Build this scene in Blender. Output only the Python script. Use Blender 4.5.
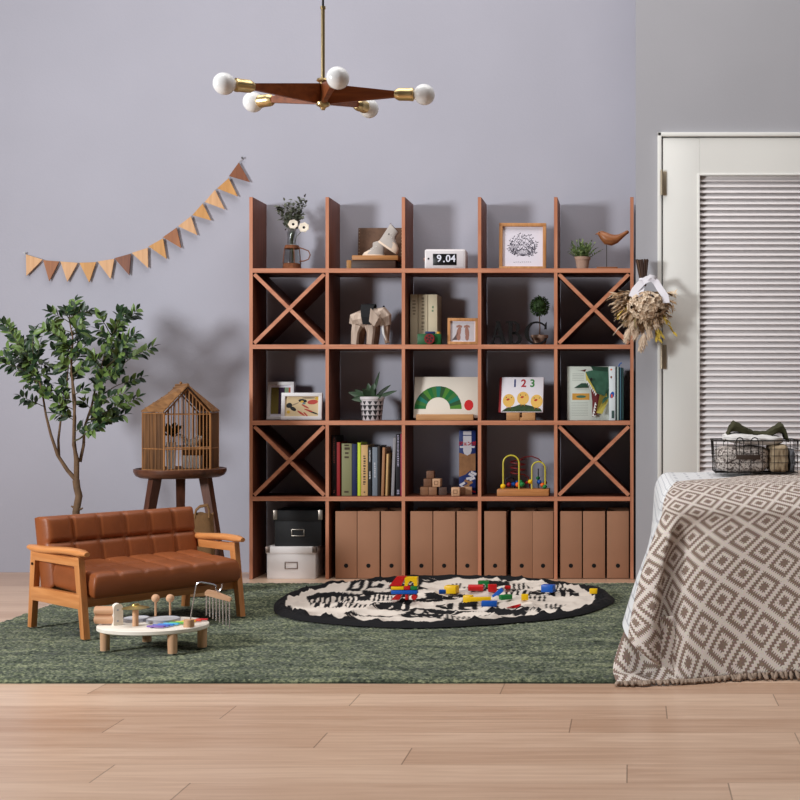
import bpy, bmesh, math, random
from mathutils import Vector, Matrix, Euler, noise
for o in list(bpy.data.objects): bpy.data.objects.remove(o)
SC = bpy.context.scene; COL = SC.collection
PI = math.pi; R = random.Random(11)
F = 1300.0; HZ = 0.819          # focal length in px of the 800 px frame, eye height
def PX(px, Y): return (px-633)*Y/F
def PZ(py, Y): return HZ-(py-400)*Y/F
def PT(px, py, Y): return Vector((PX(px, Y), Y, PZ(py, Y)))
# ---------------------------------------------------------------- camera, world, lights, exposure
cam = bpy.data.cameras.new('camera'); co = bpy.data.objects.new('camera', cam); COL.objects.link(co)
co.location = (0, 0, HZ); co.rotation_euler = (PI/2, 0, 0)
cam.sensor_width = 36; cam.lens = 36*F/800; cam.shift_x = (400-633)/800; cam.clip_end = 50
SC.camera = co
wd = bpy.data.worlds.new('world'); SC.world = wd; wd.use_nodes = True
wd.node_tree.nodes['Background'].inputs[0].default_value = (0.93, 0.93, 1.0, 1)
wd.node_tree.nodes['Background'].inputs[1].default_value = 0.04
def area(name, loc, target, size, power, color=(1, 1, 1), spread=180):
    l = bpy.data.lights.new(name, 'AREA'); l.shape = 'DISK' if not isinstance(size, tuple) else 'RECTANGLE'; l.size = size if not isinstance(size, tuple) else size[0]; l.size_y = l.size if not isinstance(size, tuple) else size[1]; l.energy = power; l.spread = math.radians(spread); l.color = color
    o = bpy.data.objects.new(name, l); COL.objects.link(o); o.location = loc
    o.rotation_euler = (Vector(target)-Vector(loc)).to_track_quat('-Z', 'Y').to_euler()
    return o
area('window_light', (-4.2, 2.0, 1.6), (-0.5, 5.9, 1.35), 0.85, 72, (0.95, 0.98, 1.0), 115)
area('ceiling_softlight', (-0.9, 3.9, 5.3), (-0.9, 3.9, 0), (6.0, 3.2), 225, (1.0, 0.985, 0.975))
SC.view_settings.view_transform = 'Standard'; SC.view_settings.look = 'None'
SC.view_settings.exposure = 0.0; SC.view_settings.gamma = 1.0; SC.view_settings.use_curve_mapping = False
# ---------------------------------------------------------------- materials
def lin(c):
    r = []
    for v in c[:3]:
        v /= 255.0
        r.append(v/12.92 if v <= .04045 else ((v+.055)/1.055)**2.4)
    return (*r, 1)
MATS = {}
def mat(name, c, rough=.6, metal=0, spec=.4, var=0, vs=8, bump=0, bs=60, sheen=0, trans=0, ior=1.45, sss=0):
    if name in MATS: return MATS[name]
    m = bpy.data.materials.new(name); m.use_nodes = True; nt = m.node_tree; b = nt.nodes['Principled BSDF']
    b.inputs['Base Color'].default_value = lin(c); b.inputs['Roughness'].default_value = rough
    b.inputs['Metallic'].default_value = metal; b.inputs['Specular IOR Level'].default_value = spec
    b.inputs['Sheen Weight'].default_value = sheen; b.inputs['Transmission Weight'].default_value = trans; b.inputs['IOR'].default_value = ior
    tc = nt.nodes.new('ShaderNodeTexCoord')
    if var:
        n = nt.nodes.new('ShaderNodeTexNoise'); n.inputs['Scale'].default_value = vs; n.inputs['Detail'].default_value = 4
        nt.links.new(tc.outputs['Object'], n.inputs['Vector'])
        r = nt.nodes.new('ShaderNodeValToRGB'); r.color_ramp.elements[0].position = .3; r.color_ramp.elements[1].position = .7
        L = lin(c)
        r.color_ramp.elements[0].color = (*[max(0, v*(1-var)) for v in L[:3]], 1); r.color_ramp.elements[1].color = (*[min(1, v*(1+var)) for v in L[:3]], 1)
        nt.links.new(n.outputs['Fac'], r.inputs['Fac']); nt.links.new(r.outputs['Color'], b.inputs['Base Color'])
    if bump:
        n = nt.nodes.new('ShaderNodeTexNoise'); n.inputs['Scale'].default_value = bs; n.inputs['Detail'].default_value = 3
        nt.links.new(tc.outputs['Object'], n.inputs['Vector'])
        bp = nt.nodes.new('ShaderNodeBump'); bp.inputs['Strength'].default_value = bump; bp.inputs['Distance'].default_value = .004
        nt.links.new(n.outputs['Fac'], bp.inputs['Height']); nt.links.new(bp.outputs['Normal'], b.inputs['Normal'])
    MATS[name] = m; return m
def wood(name, c1, c2, axis='z', rough=.5, sc=1.0, spec=.35):
    if name in MATS: return MATS[name]
    m = bpy.data.materials.new(name); m.use_nodes = True; nt = m.node_tree; b = nt.nodes['Principled BSDF']
    b.inputs['Roughness'].default_value = rough; b.inputs['Specular IOR Level'].default_value = spec
    tc = nt.nodes.new('ShaderNodeTexCoord'); mp = nt.nodes.new('ShaderNodeMapping')
    s = {'x': (4, 60, 60), 'y': (60, 4, 60), 'z': (60, 60, 4)}[axis]
    mp.inputs['Scale'].default_value = tuple(v*sc for v in s)
    n = nt.nodes.new('ShaderNodeTexNoise'); n.inputs['Scale'].default_value = 1; n.inputs['Detail'].default_value = 5; n.inputs['Distortion'].default_value = .4
    r = nt.nodes.new('ShaderNodeValToRGB'); r.color_ramp.elements[0].position = .32; r.color_ramp.elements[1].position = .68
    r.color_ramp.elements[0].color = lin(c1); r.color_ramp.elements[1].color = lin(c2)
    nt.links.new(tc.outputs['Object'], mp.inputs['Vector']); nt.links.new(mp.outputs['Vector'], n.inputs['Vector'])
    nt.links.new(n.outputs['Fac'], r.inputs['Fac']); nt.links.new(r.outputs['Color'], b.inputs['Base Color'])
    MATS[name] = m; return m
def vcol(name, rough=.8, bump=0, bs=300, attr='Col'):
    if name in MATS: return MATS[name]
    m = bpy.data.materials.new(name); m.use_nodes = True; nt = m.node_tree; b = nt.nodes['Principled BSDF']
    b.inputs['Roughness'].default_value = rough; b.inputs['Specular IOR Level'].default_value = .2
    a = nt.nodes.new('ShaderNodeAttribute'); a.attribute_name = attr
    nt.links.new(a.outputs['Color'], b.inputs['Base Color'])
    MATS[name] = m; return m
# ---------------------------------------------------------------- mesh builder
def frames(pts, closed=False):
    n = len(pts); out = []; up = None
    for i in range(n):
        if closed: t = pts[(i+1) % n]-pts[i-1]
        else: t = pts[min(i+1, n-1)]-pts[max(i-1, 0)]
        if t.length < 1e-9: t = Vector((0, 0, 1))
        t.normalize()
        if up is None:
            up = Vector((0, 0, 1)) if abs(t.z) < .9 else Vector((0, 1, 0))
        a = t.cross(up)
        if a.length < 1e-6: a = t.orthogonal()
        a.normalize(); up = a.cross(t).normalized(); out.append((a, up.copy()))
    return out
class MB:
    def __init__(s, M=None): s.v = []; s.f = []; s.mi = []; s.M = M; s.col = {}; s.uv = {}
    def add(s, vs, fs, mi=0, M=None):
        k = len(s.v)
        for p in vs:
            p = Vector(p)
            if M is not None: p = M @ p
            if s.M is not None: p = s.M @ p
            s.v.append(p)
        for f in fs: s.f.append([i+k for i in f]); s.mi.append(mi)
        return s
    def box(s, c, d, rot=None, bev=0, mi=0, seg=2, M=None):
        bm = bmesh.new(); bmesh.ops.create_cube(bm, size=1)
        for v in bm.verts: v.co = Vector((v.co.x*d[0], v.co.y*d[1], v.co.z*d[2]))
        if bev: bmesh.ops.bevel(bm, geom=list(bm.edges), offset=min(bev, min(d)*.49), segments=seg, affect='EDGES', profile=.5)
        T = Matrix.Translation(c) @ (Euler(rot).to_matrix().to_4x4() if rot else Matrix())
        if M is not None: T = M @ T
        bm.verts.index_update()
        s.add([v.co for v in bm.verts], [[v.index for v in f.verts] for f in bm.faces], mi, T); bm.free(); return s
    def b2(s, x0, x1, y0, y1, z0, z1, bev=0, mi=0): return s.box(((x0+x1)/2, (y0+y1)/2, (z0+z1)/2), (abs(x1-x0), abs(y1-y0), abs(z1-z0)), None, bev, mi)
    def tube(s, pts, r, n=8, mi=0, closed=False, caps=True, M=None):
        pts = [Vector(p) for p in pts]; fr = frames(pts, closed); vs = []; fs = []; m = len(pts)
        for i, p in enumerate(pts):
            ri = r[i] if isinstance(r, (list, tuple)) else r
            ra, rb = ri if isinstance(ri, tuple) else (ri, ri)
            a, b = fr[i]
            for k in range(n):
                t = 2*PI*k/n; vs.append(p+a*(ra*math.cos(t))+b*(rb*math.sin(t)))
        for i in range(m if closed else m-1):
            j = (i+1) % m
            for k in range(n): fs.append([i*n+k, i*n+(k+1) % n, j*n+(k+1) % n, j*n+k])
        if caps and not closed: fs.append(list(range(n))[::-1]); fs.append(list(range((m-1)*n, m*n)))
        return s.add(vs, fs, mi, M)
    def cyl(s, a, b, r0, r1=None, n=16, mi=0, M=None): return s.tube([a, b], [r0, r0 if r1 is None else r1], n, mi, M=M)
    def lathe(s, prof, n=24, c=(0, 0, 0), mi=0, M=None, cap0=True, cap1=True, sq=(1, 1)):
        vs = []; fs = []; m = len(prof)
        for r, z in prof:
            for k in range(n): t = 2*PI*k/n; vs.append((c[0]+r*math.cos(t)*sq[0], c[1]+r*math.sin(t)*sq[1], c[2]+z))
        for i in range(m-1):
            for k in range(n): fs.append([i*n+k, i*n+(k+1) % n, (i+1)*n+(k+1) % n, (i+1)*n+k])
        if cap0: fs.append(list(range(n))[::-1])
        if cap1: fs.append(list(range((m-1)*n, m*n)))
        return s.add(vs, fs, mi, M)
    def sph(s, c, r, n=14, m=9, mi=0, M=None):
        if not isinstance(r, (tuple, list)): r = (r, r, r)
        vs = [(c[0], c[1], c[2]-r[2])]; fs = []
        for i in range(1, m):
            a = -PI/2+PI*i/m
            for k in range(n):
                t = 2*PI*k/n; vs.append((c[0]+r[0]*math.cos(a)*math.cos(t), c[1]+r[1]*math.cos(a)*math.sin(t), c[2]+r[2]*math.sin(a)))
        vs.append((c[0], c[1], c[2]+r[2])); e = len(vs)-1
        for k in range(n): fs.append([0, 1+(k+1) % n, 1+k]); fs.append([e, 1+(m-2)*n+k, 1+(m-2)*n+(k+1) % n])
        for i in range(m-2):
            for k in range(n): fs.append([1+i*n+k, 1+i*n+(k+1) % n, 1+(i+1)*n+(k+1) % n, 1+(i+1)*n+k])
        return s.add(vs, fs, mi, M)
    def prism(s, poly, y0, y1, mi=0, M=None, ax='y'):
        n = len(poly)
        def P(p, y): return (p[0], y, p[1]) if ax == 'y' else ((p[0], p[1], y) if ax == 'z' else (y, p[0], p[1]))
        vs = [P(p, y0) for p in poly]+[P(p, y1) for p in poly]
        fs = [list(range(n)), list(range(n, 2*n))[::-1]]+[[i, i+n, (i+1) % n+n, (i+1) % n] for i in range(n)]
        return s.add(vs, fs, mi, M)
    def ell(s, cx, cz, rx, rz, y0, y1, mi=0, n=20, rot=0, M=None):
        ca, sa = math.cos(rot), math.sin(rot)
        return s.prism([(cx+rx*math.cos(2*PI*i/n)*ca-rz*math.sin(2*PI*i/n)*sa, cz+rx*math.cos(2*PI*i/n)*sa+rz*math.sin(2*PI*i/n)*ca) for i in range(n)], y0, y1, mi, M)
    def grid(s, fn, nu, nv, mi=0, cu=False, M=None):
        vs = [fn(i/(nu if cu else nu-1), j/(nv-1)) for j in range(nv) for i in range(nu)]; fs = []
        for j in range(nv-1):
            for i in range(nu if cu else nu-1):
                fs.append([j*nu+i, j*nu+(i+1) % nu, (j+1)*nu+(i+1) % nu, (j+1)*nu+i])
        return s.add(vs, fs, mi, M)
    def leaf(s, p, d, L, w, mi=0, curl=.15, up=None, n=3):
        p = Vector(p); d = Vector(d).normalized(); up = Vector(up) if up is not None else Vector((R.uniform(-.5, .5), R.uniform(-.8, .2), 1))
        sd = d.cross(up)
        if sd.length < 1e-5: sd = d.orthogonal()
        sd.normalize(); nn = sd.cross(d).normalized(); vs = []; fs = []
        for i in range(n+2):
            t = i/(n+1); ww = w*math.sin(PI*min(1, t*.92+.04))**.8*.5 if i not in (0, n+1) else w*.04
            c = p+d*(L*t)-nn*(curl*L*t*t)
            vs += [c-sd*ww+nn*ww*.35, c, c+sd*ww+nn*ww*.35]
        for i in range(n+1):
            for k in (0, 1): fs.append([i*3+k, i*3+k+1, i*3+k+4, i*3+k+3])
        return s.add(vs, fs, mi)
    def text(s, body, size, M, depth=.0006, mi=0, bold=0):
        cu = bpy.data.curves.new('t', 'FONT'); cu.body = body; cu.size = size; cu.extrude = depth; cu.offset = bold; cu.align_x = 'CENTER'; cu.align_y = 'CENTER'; cu.resolution_u = 3
        ob = bpy.data.objects.new('t', cu); COL.objects.link(ob)
        me = bpy.data.meshes.new_from_object(ob.evaluated_get(bpy.context.evaluated_depsgraph_get()))
        s.add([v.co for v in me.vertices], [list(p.vertices) for p in me.polygons], mi, M)
        bpy.data.objects.remove(ob); bpy.data.curves.remove(cu); bpy.data.meshes.remove(me); return s
    def build(s, name, mats, parent=None, loc=None, ang=35, smooth=True, recalc=True):
        me = bpy.data.meshes.new(name); me.from_pydata([tuple(v) for v in s.v], [], s.f)
        mats = mats if isinstance(mats, (list, tuple)) else [mats]
        for m in mats: me.materials.append(m)
        me.polygons.foreach_set('material_index', s.mi)
        if recalc:
            bm = bmesh.new(); bm.from_mesh(me); bmesh.ops.recalc_face_normals(bm, faces=bm.faces); bm.to_mesh(me); bm.free()
        if smooth:
            me.polygons.foreach_set('use_smooth', [True]*len(me.polygons)); me.set_sharp_from_angle(angle=math.radians(ang))
        me.update(); o = bpy.data.objects.new(name, me); COL.objects.link(o)
        if parent is not None: o.parent = parent
        if loc is not None: o.location = loc
        return o
def TXT(x, y, z, rx=PI/2, ry=0, rz=0): return Matrix.Translation((x, y, z)) @ Euler((rx, ry, rz)).to_matrix().to_4x4()
def tag(o, label, cat, group=None, kind=None):
    o['label'] = label; o['category'] = cat
    if group: o['group'] = group
    if kind: o['kind'] = kind
    return o
def thing(name, label, cat, loc=(0, 0, 0), rot=(0, 0, 0), group=None):
    o = bpy.data.objects.new(name, None); COL.objects.link(o); o.empty_display_size = .05
    o.location = loc; o.rotation_euler = rot if isinstance(rot, (tuple, list)) else (0, 0, rot)
    return tag(o, label, cat, group)
def struct(name, mb, m, parent=None):
    o = mb.build(name, m, parent)
    if parent is None: o['kind'] = 'structure'
    return o
# ---------------------------------------------------------------- the room
WY = 6.18; RY = 5.86; WX = .0125; CE = 5.4; XL = -4.6; XR = 2.9; YB = -2.2
m_wall = mat('lilac_grey_plaster', (175, 174, 185), .9, spec=.15, var=.035, vs=1.6, bump=.12, bs=90)
m_wallr = mat('grey_plaster', (172, 171, 176), .9, spec=.15, var=.035, vs=1.6, bump=.12, bs=90)
m_ceil = mat('ceiling_white', (200, 200, 202), .9)
def floor_mat():
    m = bpy.data.materials.new('oak_planks'); m.use_nodes = True; nt = m.node_tree; b = nt.nodes['Principled BSDF']; L = nt.links
    def math_(op, a, c=None):
        n = nt.nodes.new('ShaderNodeMath'); n.operation = op
        for i, x in enumerate((a, c)):
            if x is None: continue
            if isinstance(x, (int, float)): n.inputs[i].default_value = x
            else: L.new(x, n.inputs[i])
        return n.outputs[0]
    tc = nt.nodes.new('ShaderNodeTexCoord'); sx = nt.nodes.new('ShaderNodeSeparateXYZ'); L.new(tc.outputs['Object'], sx.inputs[0])
    W = .14; PL = 1.15
    ry = math_('DIVIDE', math_('ADD', sx.outputs['Y'], -2.78+2.8), W); row = math_('FLOOR', ry); fy = math_('FRACT', ry)
    wn = nt.nodes.new('ShaderNodeTexWhiteNoise'); wn.noise_dimensions = '1D'; L.new(row, wn.inputs['W'])
    rx = math_('DIVIDE', math_('ADD', sx.outputs['X'], math_('MULTIPLY', wn.outputs['Value'], 5.3)), PL); ix = math_('FLOOR', rx); fx = math_('FRACT', rx)
    w2 = nt.nodes.new('ShaderNodeTexWhiteNoise'); w2.noise_dimensions = '2D'
    cb = nt.nodes.new('ShaderNodeCombineXYZ'); L.new(row, cb.inputs[0]); L.new(ix, cb.inputs[1]); L.new(cb.outputs[0], w2.inputs['Vector'])
    mp = nt.nodes.new('ShaderNodeMapping'); mp.inputs['Scale'].default_value = (3, 45, 1); L.new(tc.outputs['Object'], mp.inputs['Vector'])
    ad = nt.nodes.new('ShaderNodeVectorMath'); ad.operation = 'ADD'; L.new(mp.outputs[0], ad.inputs[0])
    sc = nt.nodes.new('ShaderNodeVectorMath'); sc.operation = 'SCALE'; L.new(w2.outputs['Color'], sc.inputs[0]); sc.inputs['Scale'].default_value = 30; L.new(sc.outputs[0], ad.inputs[1])
    n = nt.nodes.new('ShaderNodeTexNoise'); n.inputs['Scale'].default_value = 1; n.inputs['Detail'].default_value = 5; n.inputs['Distortion'].default_value = .8; L.new(ad.outputs[0], n.inputs['Vector'])
    f = math_('ADD', math_('MULTIPLY', n.outputs['Fac'], .75), math_('MULTIPLY', w2.outputs['Value'], .35))
    r = nt.nodes.new('ShaderNodeValToRGB'); L.new(f, r.inputs['Fac'])
    r.color_ramp.elements[0].position = .28; r.color_ramp.elements[0].color = lin((184, 146, 119)); r.color_ramp.elements[1].position = .8; r.color_ramp.elements[1].color = lin((222, 190, 164))
    ey = math_('MINIMUM', fy, math_('SUBTRACT', 1, fy)); ex = math_('MINIMUM', fx, math_('SUBTRACT', 1, fx))
    g = math_('MAXIMUM', math_('MULTIPLY', math_('LESS_THAN', ey, .008), .25), math_('MULTIPLY', math_('LESS_THAN', ex, .0014), .6))
    mx = nt.nodes.new('ShaderNodeMix'); mx.data_type = 'RGBA'; L.new(g, mx.inputs[0]); L.new(r.outputs[0], mx.inputs[6]); mx.inputs[7].default_value = lin((96, 66, 46))
    L.new(mx.outputs[2], b.inputs['Base Color']); b.inputs['Roughness'].default_value = .3; b.inputs['Specular IOR Level'].default_value = .5
    bp = nt.nodes.new('ShaderNodeBump'); bp.inputs['Strength'].default_value = .1; bp.inputs['Distance'].default_value = .002; L.new(n.outputs['Fac'], bp.inputs['Height']); L.new(bp.outputs[0], b.inputs['Normal'])
    return m
struct('floor', MB().b2(XL, XR, YB, WY+.1, -.06, 0), floor_mat())
struct('wall_back', MB().b2(XL, WX, WY, WY+.12, 0, CE), m_wall)
fx0, fx1, ztop = PX(657.5, RY), 1.285, PZ(133, RY)
struct('wall_right', MB().b2(WX, fx0+.004, RY, WY+.12, 0, CE).b2(fx0+.004, fx1-.004, RY, WY+.12, ztop-.004, CE).b2(fx1-.004, XR, RY, WY+.12, 0, CE), m_wallr)
struct('ceiling', MB().b2(XL, XR, YB, WY+.12, CE, CE+.08), m_ceil)
# louvred door
m_door = mat('door_paint', (232, 231, 226), .5, spec=.35, var=.02, vs=3)
m_slat = mat('louvre_paint', (232, 226, 226), .5, spec=.3)
m_hinge = mat('hinge_steel', (178, 164, 142), .42, .55)
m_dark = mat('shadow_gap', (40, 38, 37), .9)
fr = MB()
fr.b2(fx0, fx0+.018, RY-.02, RY+.06, 0, ztop, .003).b2(fx0, fx1, RY-.02, RY+.06, ztop-.018, ztop, .003).b2(fx1-.018, fx1, RY-.02, RY+.06, 0, ztop, .003)
struct('trim_1', fr, m_door)
dx0, dx1 = fx0+.0235, fx1-.0235; dz1 = ztop-.024; lx0, lx1 = PX(699.5, RY), dx1-.165; lz1 = PZ(176, RY); lz0 = .22
dd = MB()
y0, y1 = RY-.012, RY+.03
dd.b2(dx0, lx0, y0, y1, .012, dz1, .002).b2(lx1, dx1, y0, y1, .012, dz1, .002).b2(lx0, lx1, y0, y1, lz1, dz1).b2(lx0, lx1, y0, y1, .012, lz0)
bw = .009
dd.b2(lx0-bw, lx0+.001, y0-.004, y0+.01, lz0-bw, lz1+bw, .002).b2(lx1, lx1+bw, y0-.004, y0+.01, lz0-bw, lz1+bw, .002).b2(lx0, lx1, y0-.004, y0+.01, lz1, lz1+bw, .002).b2(lx0, lx1, y0-.004, y0+.01, lz0-bw, lz0, .002)
dr = struct('door_1', dd, m_door)
lv = MB(); pz = .02575; z = lz1-.012
while z > lz0+.01:
    lv.box(((lx0+lx1)/2, RY+.008, z), (lx1-lx0-.001, .0335, .0045), (math.radians(52), 0, 0), .0012)
    z -= pz
lv.build('louver_slats', m_slat, dr)
MB().b2(lx0, lx1, y1+.002, y1+.006, lz0, lz1).build('louver_gap_shade', m_dark, dr)  # dark sheet behind the slats, painting the shade seen in the gaps
for pa, pb in ((172, 196), (345, 369)):
    h = MB(); za, zb = PZ(pb, RY), PZ(pa, RY); hx = dx0-.004
    for i in range(2): h.cyl((hx-.001, RY-.026, za+(zb-za)*(i/2+.005)), (hx-.001, RY-.026, za+(zb-za)*(i/2+.495)), .0065, n=12)
    h.b2(hx+.004, hx+.021, RY-.0165, RY-.0125, za, zb, .001)
    h.cyl((hx-.001, RY-.026, zb), (hx-.001, RY-.026, zb+.006), .005, n=12)
    h.build('hinge', m_hinge, dr)
dh = MB(); dh.cyl((dx1-.06, y0, 1.0), (dx1-.06, y0-.05, 1.0), .01); dh.tube([(dx1-.06, y0-.05, 1.0), (dx1-.1, y0-.055, 1.0), (dx1-.17, y0-.052, 1.0)], .009); dh.cyl((dx1-.06, y0, 1), (dx1-.06, y0-.008, 1), .026)
dh.build('door_handle', m_hinge, dr)
# ---------------------------------------------------------------- rug
def rug():
    x0, x1, ya, yb = -2.31, .015, 3.752, 5.755
    nx, ny = 420, 380; mb = MB(); rr = random.Random(3)
    def fn(u, v):
        x = x0+(x1-x0)*u; y = ya+(yb-ya)*v
        e = min(u*(x1-x0), (1-u)*(x1-x0), v*(yb-ya), (1-v)*(yb-ya))
        row = math.sin(y*2*PI/.021)
        h = .0095*min(1, (e/.012))**.5 if e > 0 else 0
        h += (.0017*row+.0042*noise.noise((x*62, y*95, 0))+rr.uniform(-.0012, .0012))*(1 if e > .004 else 0)
        w = noise.noise((x*4, y*4, 3))*.003
        return Vector((x+(w if u in (0, 1) else 0)+rr.uniform(-.0015, .0015)*(e > 0), y+(w if v in (0, 1) else 0), max(h, .001)))
    mb.grid(fn, nx, ny)
    m = bpy.data.materials.new('green_wool'); m.use_nodes = True; nt = m.node_tree; b = nt.nodes['Principled BSDF']; b.inputs['Roughness'].default_value = .95; b.inputs['Specular IOR Level'].default_value = .1
    b.inputs['Sheen Weight'].default_value = .15
    tc = nt.nodes.new('ShaderNodeTexCoord')
    def nz(scale, det):
        mp = nt.nodes.new('ShaderNodeMapping'); mp.inputs['Scale'].default_value = scale
        n = nt.nodes.new('ShaderNodeTexNoise'); n.inputs['Scale'].default_value = 1; n.inputs['Detail'].default_value = det
        nt.links.new(tc.outputs['Object'], mp.inputs[0]); nt.links.new(mp.outputs[0], n.inputs['Vector']); return n.outputs['Fac']
    a = nz((95, 130, 20), 2); c = nz((4, 18, 1), 4)
    ma = nt.nodes.new('ShaderNodeMath'); ma.operation = 'MULTIPLY_ADD'; nt.links.new(a, ma.inputs[0]); ma.inputs[1].default_value = .62
    mc = nt.nodes.new('ShaderNodeMath'); mc.operation = 'MULTIPLY'; nt.links.new(c, mc.inputs[0]); mc.inputs[1].default_value = .38; nt.links.new(mc.outputs[0], ma.inputs[2])
    r = nt.nodes.new('ShaderNodeValToRGB'); e = r.color_ramp.elements; e[0].position = .36; e[0].color = lin((36, 42, 33)); e[1].position = .64; e[1].color = lin((140, 144, 112))
    k = e.new(.5); k.color = lin((78, 86, 67))
    nt.links.new(ma.outputs[0], r.inputs[0]); nt.links.new(r.outputs[0], b.inputs['Base Color'])
    o = mb.build('rug', m, ang=180); tag(o, 'large dark green woven wool rug lying on the oak floor', 'rug')
    bm_ = MB(); bm_.b2(x0+.002, x1-.002, ya+.002, yb-.002, .0008, .004); bm_.build('rug_backing', mat('rug_edge', (38, 44, 38), .9), o)
rug()
# ---------------------------------------------------------------- bookshelf
SY0, SY1 = 5.936, 6.163; PIT = .3479; PTH = .016; BT = .0205
xk = [-1.7525+PIT*k for k in range(6)]; TOPS = [1.4204, 1.0725, .7250, .3780]; STOP = 1.746
m_sv = wood('walnut_panel', (92, 48, 32), (116, 64, 44), 'z', .5)
m_edge = wood('plywood_edge', (178, 112, 82), (200, 136, 104), 'z', .55)
m_edgex = wood('plywood_edge_across', (178, 112, 82), (200, 136, 104), 'x', .55)
m_sh = wood('walnut_board', (92, 48, 32), (116, 64, 44), 'x', .5)
shelf = thing('bookshelf', 'tall five by five walnut grid bookshelf with open top and four X cells', 'bookshelf', (0, 0, 0))
for k in range(6): p = MB().b2(xk[k], xk[k]+PTH, SY0+.0008, SY1, 0, STOP, .0012).build('upright_panel', m_sv, shelf); MB().b2(xk[k]+.0004, xk[k]+PTH-.0004, SY0+.0002, SY0+.0012, 0.001, STOP-.001).build('edge_band', m_edge, p)
for t in TOPS:
    p = MB().b2(xk[0]+PTH-.001, xk[5]+.001, SY0, SY1-.002, t-BT, t, .0012); p = p.build('shelf_board', m_sh, shelf); MB().b2(xk[0]+PTH-.001, xk[5]+.001, SY0-.0006, SY0+.0004, t-BT+.0004, t-.0004).build('edge_band', m_edgex, p)
for k in (0, 4):
    for r in (0, 2):
        xa, xb = xk[k]+PTH, xk[k+1]; za, zb = TOPS[r+1], TOPS[r]-BT; cx, cz = (xa+xb)/2, (za+zb)/2
        w, h = xb-xa, zb-za; L = math.hypot(w, h); an = math.atan2(h, w); t = .0165
        # brace strips cut to the corner: polygon in the xz plane
        def strip(sg, s0, s1):
            d = Vector((math.cos(an), math.sin(an)*sg)); n_ = Vector((-d.y, d.x))
            c = Vector((cx, cz)); return [tuple(c+d*s0-n_*t/2), tuple(c+d*s1-n_*t/2), tuple(c+d*s1+n_*t/2), tuple(c+d*s0+n_*t/2)]
        e = L/2-t*.52
        p = MB().prism(strip(1, -e, e), SY0+.003, SY1-.004).build('cross_brace', m_sh, shelf); MB().prism(strip(1, -e, e), SY0+.0022, SY0+.0032).build('edge_band', m_edgex, p)
        b2 = MB().prism(strip(-1, -e, -t*.55), SY0+.004, SY1-.004).prism(strip(-1, t*.55, e), SY0+.004, SY1-.004); p = b2.build('cross_brace', m_sh, shelf); MB().prism(strip(-1, -e, -t*.55), SY0+.0032, SY0+.0042).prism(strip(-1, t*.55, e), SY0+.0032, SY0+.0042).build('edge_band', m_edgex, p)
# ---------------------------------------------------------------- small sofa
m_oak = wood('honey_oak', (182, 114, 62), (208, 142, 86), 'z', .42); m_oakx = wood('honey_oak_rail', (182, 114, 62), (208, 142, 86), 'x', .42); m_oaky = wood('honey_oak_arm', (188, 118, 64), (214, 146, 88), 'y', .38)
m_lea = mat('tan_leather', (140, 76, 38), .45, spec=.45, var=.1, vs=14, bump=.15, bs=160)
m_leas = mat('leather_seam', (92, 44, 22), .6)
def tuft(W, H, T, nu, nv, amp, mi=0, rad=.022, seamw=.16, vmap=lambda v: v):
    # padded cushion: W along x, H along z, front face at -y, button-free square tufting
    mb = MB(); NU, NV = nu*12+8, nv*12+8
    def pil(t):
        f = t-math.floor(t); d = min(f, 1-f)*2
        return min(1, d/seamw)**.55 if d < seamw else 1+.12*math.sin(PI*(d-seamw)/(1-seamw)/2)
    def coord(i, n, cells, size):
        # denser near the edges
        e = 4
        if i < e: return -size/2+rad*(i/e)
        if i >= n-e: return size/2-rad*((n-1-i)/e)
        return -size/2+rad+(size-2*rad)*((i-e)/(n-1-2*e))
    def edge(x, size):
        d = size/2-abs(x)
        return 0 if d >= rad else rad-math.sqrt(max(0, rad*rad-(rad-d)**2))
    xs = [coord(i, NU, nu, W) for i in range(NU)]; zs = [coord(j, NV, nv, H) for j in range(NV)]
    def fn(side):
        def g(u, v):
            i, j = round(u*(NU-1)), round(v*(NV-1)); x, z = xs[i], zs[j]
            e = min(rad, math.hypot(edge(x, W), edge(z, H)))
            if side < 0:
                p = pil((x/W+.5)*nu)*pil(vmap(z/H+.5)*nv); p = p*amp-amp
                return Vector((x, -T/2+e-p*(1 if True else 0), z))
            return Vector((x, T/2-e*.7, z))
        return g
    vs0 = len(mb.v); mb.grid(fn(-1), NU, NV); n0 = len(mb.v); mb.grid(fn(1), NU, NV)
    rim = [(i, 0) for i in range(NU)]+[(NU-1, j) for j in range(1, NV)]+[(i, NV-1) for i in range(NU-2, -1, -1)]+[(0, j) for j in range(NV-2, 0, -1)]
    for a in range(len(rim)):
        b = (a+1) % len(rim); A = rim[a][1]*NU+rim[a][0]; B = rim[b][1]*NU+rim[b][0]
        mb.f.append([A, B, n0+B, n0+A]); mb.mi.append(mi)
    return mb
RUGZ = .0105
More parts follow.
